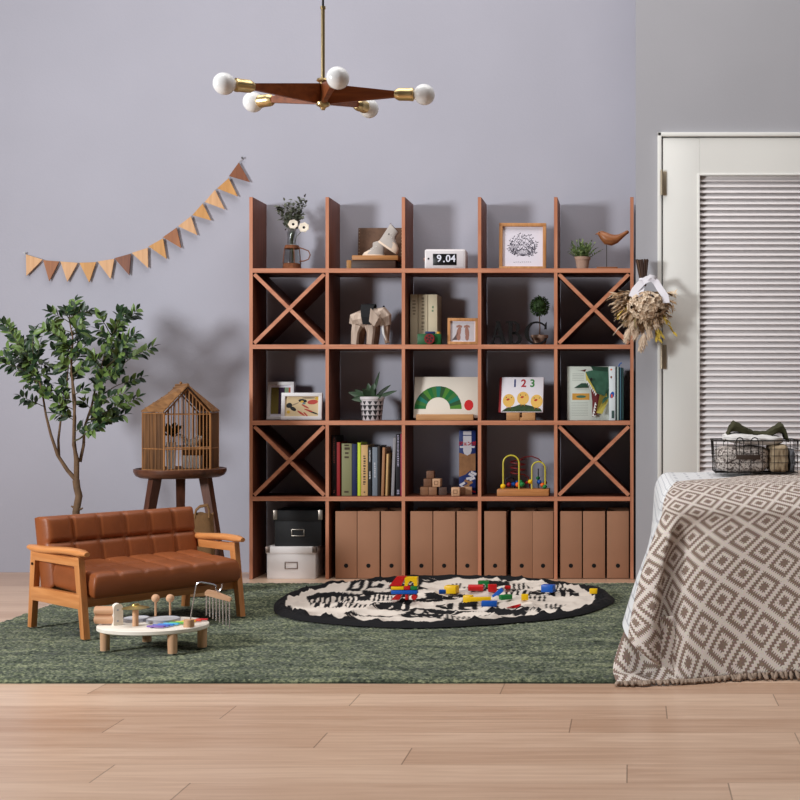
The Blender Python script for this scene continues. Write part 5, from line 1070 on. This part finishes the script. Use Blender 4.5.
# ---------------------------------------------------------------- bed, blanket, basket, clothes
BZ = .545; BX0, BX1, BY0, BY1 = .078, 2.05, 4.13, 5.04; BF = 4.02
bed = thing('bed', 'bed in a white cover, mostly hidden under the diamond patterned blanket by the door', 'bed', ((BX0+BX1)/2, (BY0+BY1)/2, 0))
hw, hd_ = (BX1-BX0)/2-.075, (BY1-BY0)/2-.07
MB().b2(-hw, hw, -hd_, hd_, .12, .30, .01).build('bed_base', m_oakx, bed); MB().b2(-hw, hw, -hd_, hd_, .30, BZ-.012, .05).build('mattress', mat('mattress_white', (220, 216, 212), .9), bed)
for sx in (-1, 1):
    for sy in (-1, 1): MB().b2(sx*(hw-.02), sx*(hw-.08), sy*(hd_-.02), sy*(hd_-.08), 0, .12).build('leg', m_oak, bed)
def interp(pts, t):
    # Catmull-Rom through the points by equal parameter
    n = len(pts)-1; f = min(t*n, n-1e-6); i = int(f); f -= i
    p0, p1, p2, p3 = pts[max(0, i-1)], pts[i], pts[i+1], pts[min(n, i+2)]
    return p1*.5*2*0+.5*((2*p1)+(p2-p0)*f+(2*p0-5*p1+4*p2-p3)*f*f+(3*p1-p0-3*p2+p3)*f**3)
V = Vector
RO = .085
# top edge path (left side back -> corner -> front right) ; mid path ; hem path: same number of knots
top = [V((BX0, 5.02, BZ)), V((BX0, 4.75, BZ)), V((BX0, 4.5, BZ)), V((BX0, 4.3, BZ)), V((BX0+.002, 4.15, BZ)), V((BX0+.016, 4.07, BZ)), V((BX0+.05, 4.03, BZ)), V((BX0+.10, BF, BZ)), V((BX0+.22, BF, BZ)), V((BX0+.44, BF, BZ)), V((BX0+.8, BF, BZ)), V((BX0+1.25, BF, BZ)), V((BX1, BF, BZ))]
mid = [V((.065, 5.02, .27)), V((.055, 4.75, .27)), V((.042, 4.5, .27)), V((.028, 4.25, .27)), V((.014, 4.06, .27)), V((.022, 3.93, .27)), V((.075, 3.89, .27)), V((.103, 3.965, .27)), V((.19, 3.925, .27)), V((.45, 3.94, .27)), V((.85, 3.935, .27)), V((1.3, 3.94, .27)), V((BX1, 3.94, .27))]
hem = [V((.06, 5.02, .16)), V((.035, 4.7, .15)), V((.012, 4.4, .145)), V((-.012, 4.15, .14)), V((-.034, 3.94, .142)), V((-.008, 3.80, .115)), V((.05, 3.755, .07)), V((.098, 3.80, .03)), V((.15, 3.757, .006)), V((.36, 3.795, .015)), V((.8, 3.83, .03)), V((1.3, 3.84, .035)), V((BX1, 3.84, .035))]
def uof(t):            # cloth coordinate along the top edge
    n = 240; i = int(t*n); return CUM[min(n, i)]+(CUM[min(n, i+1)]-CUM[min(n, i)])*(t*n-i)
PTS = [interp(top, k/240) for k in range(241)]; CUM = [0]
for k in range(240): CUM.append(CUM[-1]+(PTS[k+1]-PTS[k]).length)
CORN = CUM[int(240*6/12)]
SHV = .085
def zmin(x, y):
    a = min(1, max(0, (.06-x)/.05)); b = min(1, max(0, (y-3.728)/.035)); return .006+.0115*a*b
inn = [V((BX0+.055, 5.02, BZ)), V((BX0+.055, 4.78, BZ)), V((BX0+.055, 4.6, BZ)), V((BX0+.056, 4.46, BZ)), V((BX0+.06, 4.39, BZ)), V((BX0+.07, 4.355, BZ)), V((BX0+.092, 4.338, BZ)), V((BX0+.13, 4.332, BZ)), V((BX0+.23, 4.33, BZ)), V((BX0+.44, 4.33, BZ)), V((BX0+.8, 4.33, BZ)), V((BX0+1.25, 4.33, BZ)), V((BX1, 4.33, BZ))]
def outro(pt):
    e = min(1, max(0, (pt-4)/3.5)); e2 = e*e*(3-2*e); return V((-math.cos(e*PI/2), -math.sin(e*PI/2), 0)), .055+(.31-.055)*e2
def skirt(t, q_):
    A, M_, H = interp(top, t), interp(mid, t), interp(hem, t)
    pt = t*12; out, ro = outro(pt)
    if q_ < .3:
        a = q_/.3*PI/2; I_ = interp(inn, t); p = I_+(A-I_)*math.sin(a); p.z = BZ-SHV+SHV*math.cos(a)+.006*noise.noise((p.x*5, p.y*4, 1.7))*math.cos(a); return p
    f = (q_-.3)/.7; S = A.copy(); S.z = BZ-SHV
    p = (1-f)**2*S+2*f*(1-f)*(2*M_-.5*S-.5*H)+f*f*H
    w = noise.noise((p.x*3, p.z*2.5, p.y*3)); p += out*(.014*w*min(1, f*2)*(.6 if pt > 8 else 1))
    p += out*.007*math.sin(pt*2.4+1.1*f*2)*f*(pt > 7)
    p.z = max(p.z, zmin(p.x, p.y))
    return p
def blanket():
    mb = MB(); NT, NQ = 260, 70; uvs = []; CUT = 4.9
    def hlen(q_): return q_/.3*.335 if q_ < .3 else .335+(q_-.3)/.7*.5
    for j in range(NQ):
        q_ = j/(NQ-1)
        for i in range(NT):
            t = i/(NT-1); mb.v.append(skirt(t, q_)); uvs.append((uof(t)-CORN, -hlen(q_)))
    for j in range(NQ-1):
        for i in range(NT-1): mb.f.append([j*NT+i, j*NT+i+1, (j+1)*NT+i+1, (j+1)*NT+i]); mb.mi.append(0)
    # top of the cloth: rows from the shoulder line to a spine, then the flat strip behind it
    def zt(x, y): return BZ+.006*noise.noise((x*5, y*4, 1.7))
    k0 = len(mb.v); NS = 24
    for j in range(NS):
        for i in range(NT):
            p = skirt(i/(NT-1), 0); q2 = V((max(p.x, .45), 4.8, 0)) if i/(NT-1)*12 > 3.2 else V((.45, max(p.y, 4.8), 0)); g_ = p.lerp(q2, j/(NS-1)); g_.z = zt(g_.x, g_.y); mb.v.append(g_); uvs.append((g_.x-BX0-.07, g_.y-BF-.31))
    for j in range(NS-1):
        for i in range(NT-1): mb.f.append([k0+j*NT+i, k0+j*NT+i+1, k0+(j+1)*NT+i+1, k0+(j+1)*NT+i]); mb.mi.append(0)
    k0 = k_top = len(mb.v)
    for j in range(8):
        for i in range(60): x, y = .45+(BX1-.45)*i/59, 4.8+(BY1-4.8)*j/7; mb.v.append(V((x, y, zt(x, y)))); uvs.append((x-BX0-.07, y-BF-.31))
    for j in range(7):
        for i in range(59): mb.f.append([k0+j*60+i, k0+j*60+i+1, k0+(j+1)*60+i+1, k0+(j+1)*60+i]); mb.mi.append(0)
    # the loose corner that spreads over the floor beneath the hanging flap
    k1 = len(mb.v); NA, NB = 40, 24
    tl, tr_, bl, br = V((-.012, 3.95, .15)), V((.12, 3.87, .17)), V((-.045, 3.722, .006)), V((.15, 3.757, .006)); tip = V((-.068, 3.85, .006))
    for j in range(NB):
        v_ = j/(NB-1)
        for i in range(NA):
            u_ = i/(NA-1); L_ = (1-v_)**2*tl+2*v_*(1-v_)*(tip*1.35-.35*tl*.5-.35*bl*.5)+v_*v_*bl; Rr = tr_.lerp(br, v_); Rr.z = tr_.z*(1-v_)**1.6+.006
            p = L_.lerp(Rr, u_); p.z = max(.006, p.z*(1-.5*math.sin(PI*u_)*v_)+.012*math.sin(u_*9+v_*2)*math.sin(PI*v_)); p.y -= .018*math.sin(PI*v_)*math.sin(PI*u_); p.z = max(p.z, zmin(p.x, p.y)+.001)
            mb.v.append(p); uvs.append((p.x-BX0-.1, -.47-v_*.16))
    for j in range(NB-1):
        for i in range(NA-1): mb.f.append([k1+j*NA+i, k1+j*NA+i+1, k1+(j+1)*NA+i+1, k1+(j+1)*NA+i]); mb.mi.append(0)
    cut = lambda k: k/(NT-1)*12 < CUT
    cov = MB(); cov.v = [v.copy() for v in mb.v[:k1]]; keep = []
    for f in mb.f:
        if max(f) < k1 and max(f) < k_top and all(cut(i % NT) for i in f): cov.f.append(f); cov.mi.append(0)
        else: keep.append(f)
    band = [f for f in mb.f if max(f) < k_top and f not in cov.f and all(cut(i % NT-8) for i in f)]
    for f in band: cov.f.append(f); cov.mi.append(0)
    for i in range(k_top):
        e = interp(top, (i % NT)/(NT-1)); d = V((.8, .55, 0)); cov.v[i] += d*.004; cov.v[i].z -= .004
    used = sorted({i for f in cov.f for i in f}); mp_ = {i: n for n, i in enumerate(used)}; cov.v = [cov.v[i] for i in used]; cov.f = [[mp_[i] for i in f] for f in cov.f]
    co_ = cov.build('bed_cover', cover_mat(), ang=180); cu = co_.data.uv_layers.new(name='UVMap')
    for l in co_.data.loops: cu.data[l.index].uv = uvs[used[l.vertex_index]]
    co_.parent = bed; co_.location = -bed.location; co_['label'] = 'white quilted cover'
    mb.f = keep; mb.mi = [0]*len(keep); used = sorted({i for f in keep for i in f}); mp_ = {i: n for n, i in enumerate(used)}; mb.v = [mb.v[i] for i in used]; mb.f = [[mp_[i] for i in f] for f in keep]; uvs = [uvs[i] for i in used]
    o = mb.build('blanket', blanket_mat(), ang=180); me = o.data
    uv = me.uv_layers.new(name='UVMap')
    for l in me.loops: uv.data[l.index].uv = uvs[l.vertex_index]
    sol = o.modifiers.new('thickness', 'SOLIDIFY'); sol.thickness = .004; sol.offset = -1
    tag(o, 'brown and cream diamond patterned woven blanket draped over the bed to the floor', 'blanket')
    fr = MB(); rr = random.Random(31)
    for i in range(150):
        f = i/149
        if f < .22: p = V((-.045, 3.722, .008)).lerp(V((.15, 3.757, .008)), f/.22)+V((0, -.004, 0))
        else: p = skirt(.665+.335*((f-.22)/.78)**1.6, 1)
        n_ = V((rr.uniform(-.7, .7), -1, 0)).normalized(); L = rr.uniform(.008, .028); z1 = max(.0055, p.z-rr.uniform(.01, .026))
        fr.tube([p+V((0, .003, .003)), V((p.x+n_.x*L*.5, p.y+n_.y*L*.5, (p.z+z1)/2+.002)), V((p.x+n_.x*L*.8+rr.uniform(-.006, .006), p.y+n_.y*L, z1))], [.004, rr.uniform(.005, .008), .0035], 6)
    fr.build('fringe', mat('fringe_brown', (158, 138, 122), .95, var=.25, vs=60), o, ang=60)['kind'] = 'stuff'
def cover_mat():
    m = mat('white_quilt', (226, 226, 226), .9); nt = m.node_tree; b = nt.nodes['Principled BSDF']; uv = nt.nodes.new('ShaderNodeUVMap'); uv.uv_map = 'UVMap'
    br = nt.nodes.new('ShaderNodeTexBrick'); nt.links.new(uv.outputs[0], br.inputs['Vector']); br.inputs['Scale'].default_value = 1; br.inputs['Brick Width'].default_value = .09; br.inputs['Row Height'].default_value = .06; br.inputs['Mortar Size'].default_value = .005
    br.inputs['Color1'].default_value = br.inputs['Color2'].default_value = lin((228, 228, 228)); br.inputs['Mortar'].default_value = lin((190, 190, 194)); nt.links.new(br.outputs['Color'], b.inputs['Base Color']); return m
def blanket_mat():
    m = bpy.data.materials.new('diamond_weave'); m.use_nodes = True; nt = m.node_tree; b = nt.nodes['Principled BSDF']; L = nt.links
    b.inputs['Roughness'].default_value = .92; b.inputs['Specular IOR Level'].default_value = .12
    def M_(op, *a):
        n = nt.nodes.new('ShaderNodeMath'); n.operation = op
        for i, x in enumerate(a):
            if isinstance(x, (int, float)): n.inputs[i].default_value = x
            else: L.new(x, n.inputs[i])
        return n.outputs[0]
    uv = nt.nodes.new('ShaderNodeUVMap'); uv.uv_map = 'UVMap'; mp = nt.nodes.new('ShaderNodeMapping'); mp.inputs['Rotation'].default_value = (0, 0, math.radians(29)); mp.inputs['Scale'].default_value = (1, .8, 1); L.new(uv.outputs[0], mp.inputs[0])
    # woven stair-step edge: quantise a little
    s = nt.nodes.new('ShaderNodeSeparateXYZ'); L.new(mp.outputs[0], s.inputs[0]); P = .072
    u_ = M_('ADD', M_('DIVIDE', s.outputs[0], P), M_('MULTIPLY', M_('SINE', M_('MULTIPLY', s.outputs[1], 2*PI/.0068)), .035)); v_ = M_('ADD', M_('DIVIDE', s.outputs[1], P), M_('MULTIPLY', M_('SINE', M_('MULTIPLY', s.outputs[0], 2*PI/.0068)), .035))
    du = M_('ABSOLUTE', M_('SUBTRACT', M_('FRACT', u_), .5)); dv = M_('ABSOLUTE', M_('SUBTRACT', M_('FRACT', v_), .5)); d = M_('MAXIMUM', du, dv)
    r = nt.nodes.new('ShaderNodeValToRGB'); r.color_ramp.interpolation = 'CONSTANT'; e = r.color_ramp.elements; A, B = lin((140, 120, 108)), lin((222, 211, 202))
    e[0].position = 0; e[0].color = A; e[1].position = .145; e[1].color = B
    for p, c in ((.272, A), (.412, B)): k = e.new(p); k.color = c
    L.new(d, r.inputs[0])
    n = nt.nodes.new('ShaderNodeTexNoise'); n.inputs['Scale'].default_value = 260; L.new(uv.outputs[0], n.inputs['Vector'])
    mx_ = nt.nodes.new('ShaderNodeMix'); mx_.data_type = 'RGBA'; mx_.blend_type = 'OVERLAY'; mx_.inputs[0].default_value = .35; L.new(r.outputs[0], mx_.inputs[6]); L.new(n.outputs['Color'], mx_.inputs[7]); L.new(mx_.outputs[2], b.inputs['Base Color'])
    bp = nt.nodes.new('ShaderNodeBump'); bp.inputs['Strength'].default_value = .5; bp.inputs['Distance'].default_value = .003
    L.new(M_('ADD', n.outputs['Fac'], M_('MULTIPLY', d, 1.2)), bp.inputs['Height']); L.new(bp.outputs[0], b.inputs['Normal']); return m
blanket()
# wire basket
kx0, kx1, ky0, ky1 = PX(716, 4.72), PX(797.5, 4.72), 4.72, 4.93; KZ = BZ+.0062; kh = .120
bas = thing('wire_basket', 'black wire basket full of folded clothes standing on the bed', 'basket', ((kx0+kx1)/2, (ky0+ky1)/2, KZ)); m_wire = mat('black_wire', (46, 42, 40), .5, .6); W2, D2 = (kx1-kx0)/2, (ky1-ky0)/2
rm = MB(); bo = MB(); fl_ = .008
def rect(e, z): return [(-W2-e, -D2-e, z), (W2+e, -D2-e, z), (W2+e, D2+e, z), (-W2-e, D2+e, z)]
rm.tube(rect(fl_, kh), .0026, 8, closed=True); rm.build('rim', m_wire, bas)
wv = MB()
for z in (.004, .04, .045+.02, .09): wv.tube(rect(fl_*z/kh, z), .0012, 6, closed=True)
for i in range(8): x = -W2+2*W2*i/7; wv.tube([(x, -D2-fl_, kh), (x, -D2, .002), (x, D2, .002), (x, D2+fl_, kh)], .0012, 6)
for i in range(1, 6): yy = -D2+2*D2*i/6; wv.tube([(-W2-fl_, yy, kh), (-W2, yy, .002), (W2, yy, .002), (W2+fl_, yy, kh)], .0012, 6)
wv.build('wire_mesh', m_wire, bas)
hn = MB()
for xc in (-.062, -.008):
    hn.tube([(xc-.014, -D2-fl_-.003, kh-.05), (xc-.014, -D2-fl_-.003, kh), (xc-.008, -D2-fl_-.003, kh+.009), (xc, -D2-fl_-.003, kh+.012), (xc+.008, -D2-fl_-.003, kh+.009), (xc+.014, -D2-fl_-.003, kh), (xc+.014, -D2-fl_-.003, kh-.05)], .002, 6)
hn.build('handle', m_wire, bas)
MB().b2(-.076, .012, -D2-fl_-.006, -D2-fl_-.002, .052, .069, .001).build('name_plate', mat('dark_leather_tag', (62, 48, 40), .6), bas)
def cloth(name, label, x0, x1, y0, y1, z0, z1, m, seed, pw=3.2, amp=.008, tilt=0):
    mb = MB(); cx, cy, cz = (x0+x1)/2, (y0+y1)/2, (z0+z1)/2; a, b, c = (x1-x0)/2, (y1-y0)/2, (z1-z0)/2
    def fn(u_, v_):
        th = 2*PI*u_; ph = -PI/2+PI*v_
        d = V((math.cos(ph)*math.cos(th), math.cos(ph)*math.sin(th), math.sin(ph))); s = (abs(d.x)**pw+abs(d.y)**pw+abs(d.z)**pw)**(-1/pw); d = d*s
        n_ = noise.noise((d.x*3+seed, d.y*3, d.z*2.5)); n2 = abs(noise.noise((d.x*7+seed, d.y*5, d.z*4)))
        return V((cx+d.x*(a+amp*n_), cy+d.y*(b+amp*n_), cz+d.z*(c+amp*.6*n_-amp*n2*.6)+tilt*d.x))
    mb.grid(fn, 72, 40, cu=True); o = mb.build(name, m, None, None, ang=180); o.location = (bas.location.x, bas.location.y, bas.location.z); return tag(o, label, 'clothing', 'clothes in the wire basket')
def floral():
    m = mat('floral_cotton', (200, 190, 184), .9); nt = m.node_tree; b = nt.nodes['Principled BSDF']; tc = nt.nodes.new('ShaderNodeTexCoord'); n = nt.nodes.new('ShaderNodeTexNoise'); n.inputs['Scale'].default_value = 75; n.inputs['Detail'].default_value = 2; n.inputs['Distortion'].default_value = 1.5
    r = nt.nodes.new('ShaderNodeValToRGB'); e = r.color_ramp.elements; e[0].position = .42; e[0].color = lin((98, 86, 82)); e[1].position = .55; e[1].color = lin((212, 202, 194)); nt.links.new(tc.outputs['Object'], n.inputs['Vector']); nt.links.new(n.outputs['Fac'], r.inputs[0]); nt.links.new(r.outputs[0], b.inputs['Base Color']); return m
g = .006; x0 = -W2+g; z0 = .0045
cloth('folded_garment', 'grey floral garment stuffed in the left part of the wire basket', x0, x0+.19, -D2+g, D2-g, z0, .098, floral(), 1, 5, .006)
cloth('folded_garment', 'khaki garment standing in the right part of the wire basket', x0+.192, x0+.262, -D2+g, D2-g, z0, .105, mat('khaki_cotton', (172, 152, 124), .9), 2, 6, .004)
cloth('folded_garment', 'dark grey garment at the right end of the wire basket', x0+.264, W2-g, -D2+g, D2-g, z0, .088, mat('charcoal_cotton', (92, 92, 96), .9), 3, 5, .004)
cloth('folded_garment', 'white garment laid between the floral one and the dark green one', x0+.026, x0+.245, -D2+.008, D2-.012, .104, .143, mat('white_cotton', (226, 222, 218), .9), 4, 3.2, .008, -.006)
# dark green garment heaped on top: saddle shaped, thick
def drape():
    mb = MB(); sx0, sx1 = PX(725, 4.78)-bas.location.x, PX(789, 4.78)-bas.location.x
    prof = [(0, .118), (.04, .142), (.09, .17), (.14, .184), (.22, .178), (.3, .166), (.38, .155), (.47, .147), (.56, .145), (.64, .146), (.72, .154), (.8, .167), (.86, .176), (.9, .177), (.95, .155), (1, .118)]
    def zt(t):
        for (a, za), (b, zb_) in zip(prof, prof[1:]):
            if t <= b: f = (t-a)/(b-a); f = f*f*(3-2*f); return za+(zb_-za)*f
        return prof[-1][1]
    def under(t): return .128+.022*math.exp(-((t-.15)/.2)**2)+.018*math.exp(-((t-.86)/.12)**2)-.012*(t < .08)-.014*(t > .94)
    def fn(u_, v_):
        t = v_; zc = zt(t); zl = min(under(t), zc-.006); a = 2*PI*u_; yy = math.cos(a); c = math.sin(a); dd = (D2-.03)*(.72+.3*math.sin(t*9)*.2)
        zc += .006; z = (zc+zl)/2+(zc-zl)/2*(abs(c)**.6)*(1 if c > 0 else -1); y_ = dd*(abs(yy)**.7)*(1 if yy > 0 else -1)
        n_ = noise.noise((t*6, yy*2, c*2)); return V((sx0+(sx1-sx0)*t, y_+.006*n_, z+.004*noise.noise((t*11, yy*3, 4))*(c > 0)))
    mb.grid(fn, 48, 90, cu=True); o = mb.build('folded_garment', mat('olive_cotton', (62, 60, 38), .9, var=.12, vs=30), None, tuple(bas.location), ang=180); tag(o, 'dark olive green garment heaped on top of the wire basket', 'clothing', 'clothes in the wire basket')
drape()
# ---------------------------------------------------------------- dried flower bouquet on the wall
def bouquet():
    Y = RY-.075; c = PT(643, 286, Y); t = thing('dried_bouquet', 'dried flower bouquet tied with white ribbon hanging upside down on the wall', 'bouquet', c); rr = random.Random(12)
    def q(px, py, dy=0): return PT(px, py, Y)-c+V((0, dy, 0))
    sm = MB()
    for i in range(46): a = rr.uniform(-1, 1); b = rr.uniform(-1, 1); sm.tube([q(643.5+a*2.2, 286, b*.012), q(643+a*3, 279, b*.014), q(642+a*6.2, 259+rr.uniform(0, 2), b*.02)], .0031, 6, mi=rr.random() < .35)
    sm.build('stems', [mat('dry_stem_dark', (74, 54, 46), .85), mat('dry_stem_light', (128, 100, 80), .85)], t)
    nl = MB(); nl.cyl(q(643, 275, .074), q(643, 275, -.006), .0025, n=8); nl.build('hook', MATS['nail_steel'], t)
    rb = MB(); rb.tube([V((.017*math.cos(a*PI/8), .019*math.sin(a*PI/8), q(0, 281).z)) for a in range(16)], [(.003, .012)]*16, 8, closed=True)
    def ribbon(P, w):
        n = len(P); vs = []; 
        for i, p in enumerate(P): d = (P[min(n-1, i+1)]-P[max(0, i-1)]).normalized(); s = V((0, -1, .2)).cross(d).normalized()*w/2; k = V((0, -.0015, 0)); vs += [p-s, p+s, p+s+k, p-s+k]
        fs = []
        for i in range(n-1):
            for a in range(4): b = (a+1) % 4; fs.append([i*4+a, i*4+b, i*4+4+b, i*4+4+a])
        fs += [[0, 1, 2, 3], [n*4-4, n*4-3, n*4-2, n*4-1]]; rb.add(vs, fs)
    ribbon([q(643, 282, -.024), q(647, 280, -.032), q(652, 279, -.03), q(656, 283, -.034), q(660, 290, -.045), q(665, 297, -.055), q(666, 304, -.06)], .03)
    ribbon([q(643, 282, -.024), q(640, 285, -.035), q(635, 291, -.05), q(632, 298, -.06)], .032); ribbon([q(645, 281, -.026), q(650, 277, -.04), q(654, 278, -.042), q(656, 279, -.03)], .016)
    ribbon([q(641, 288, -.03), q(640, 293, -.05), q(641, 298, -.065)], .03)
    rb.build('ribbon', mat('white_ribbon', (232, 228, 234), .7), t, ang=70)
    # hydrangea head
    hy = MB(); cc = q(646, 307, -.035)
    for i in range(330):
        d = V((rr.gauss(0, 1), rr.gauss(0, 1), rr.gauss(0, 1))).normalized()
        if d.y > .5: continue
        p = cc+V((d.x*.08, d.y*.068, d.z*.062)); n_ = (d+V((rr.uniform(-.4, .4), rr.uniform(-.4, .4), rr.uniform(-.4, .4)))).normalized(); a0 = n_.orthogonal().normalized(); b0 = n_.cross(a0); ph = rr.uniform(0, 2)
        for k in range(4): an = ph+k*PI/2; e = a0*math.cos(an)+b0*math.sin(an); hy.leaf(p, e+n_*.35, rr.uniform(.011, .015), .012, up=n_, n=1, curl=.15, mi=rr.random() < .3)
    hy.sph(cc, (.06, .045, .045), 14, 9, mi=1); hy.build('flower_head', [mat('dry_petal', (230, 208, 182), .85, var=.12, vs=30), mat('dry_petal_dark', (188, 160, 132), .85)], t, ang=80)
    # grasses radiating downwards
    gr = MB(); base = q(643, 291)
    for i in range(620):
        a = max(-1.45, min(1.45, rr.gauss(0, .62))); L = rr.uniform(.08, .235)*(1-.12*abs(a)); dy = rr.uniform(-.75, .28); d = V((math.sin(a)*1.05, dy*.55, -math.cos(a)*.95)).normalized(); p = base+d*L*.55; mi = 0 if rr.random() < .55 else (1 if rr.random() < .75 else 2)
        if p.y+c.y+d.y*.1 > RY-.012: continue
        gr.leaf(p, d+V((rr.uniform(-.3, .3), rr.uniform(-.2, .1), rr.uniform(-.2, .2))), L*.3, rr.uniform(.009, .02), n=2, curl=rr.uniform(-.3, .3), mi=mi)
        for k in range(2): gr.leaf(p+d*L*.2*k, d+V((rr.uniform(-.9, .9), rr.uniform(-.5, .2), rr.uniform(-.7, .7))), .024, .009, n=1, mi=mi)
    gr.build('dried_grass', [mat('grass_beige', (214, 190, 160), .9), mat('grass_brown', (176, 146, 114), .9), mat('grass_sage', (152, 138, 98), .9)], t, ang=80)
    for (px, py, dx, r) in ((633, 326, -.02, .016), (628, 335, -.03, .018), (644, 340, .0, .015), (636, 333, -.01, .013), (655, 322, .02, .014), (649, 332, .01, .013), (641, 344, .0, .012)):
        r *= .82; p = q(px, py, -.05); tl = MB(); d = (p-base).normalized(); tl.tube([p-d*.03, p-d*.02, p, p+d*.02, p+d*.03], [.003, r*.7, r, r*.75, .002], 12)
        for i in range(150):
            e = V((rr.gauss(0, 1), rr.gauss(0, 1), rr.gauss(0, 1))).normalized(); tl.leaf(p+d*rr.uniform(-.02, .025)+e*r*.7, e*.7+d, .017, .003, n=1)
        tl.build('bunny_tail', mat('bunny_tail_cream', (222, 200, 176), .95), t, ang=80)
    for (px, py) in ((620, 316), (623, 312), (672, 332), (660, 334), (666, 320), (657, 338)):
        l = MB(); p = q(px, py, -.045); d = (p-base).normalized()
        for i in range(5): l.leaf(p-d*.01*i, d+V((rr.uniform(-.7, .7), rr.uniform(-.3, .1), rr.uniform(-.3, .3))), .034, .013, n=2, curl=.2)
        l.build('yellow_leaf', mat('dry_yellow', (196, 168, 70), .85), t, ang=80)
    wp = MB()
    for (a, b) in (((614, 322), (626, 310)), ((613, 336), (624, 324)), ((676, 300), (664, 306)), ((611, 305), (624, 302))):
        P = [q(b[0], b[1], -.03), q((a[0]+b[0])/2, (a[1]+b[1])/2-1, -.045), q(a[0], a[1], -.04)]; wp.tube(P, [.004, .003, .0008], 6)
    wp.build('wispy_stems', mat('wisp_cream', (206, 188, 168), .9), t)
bouquet()
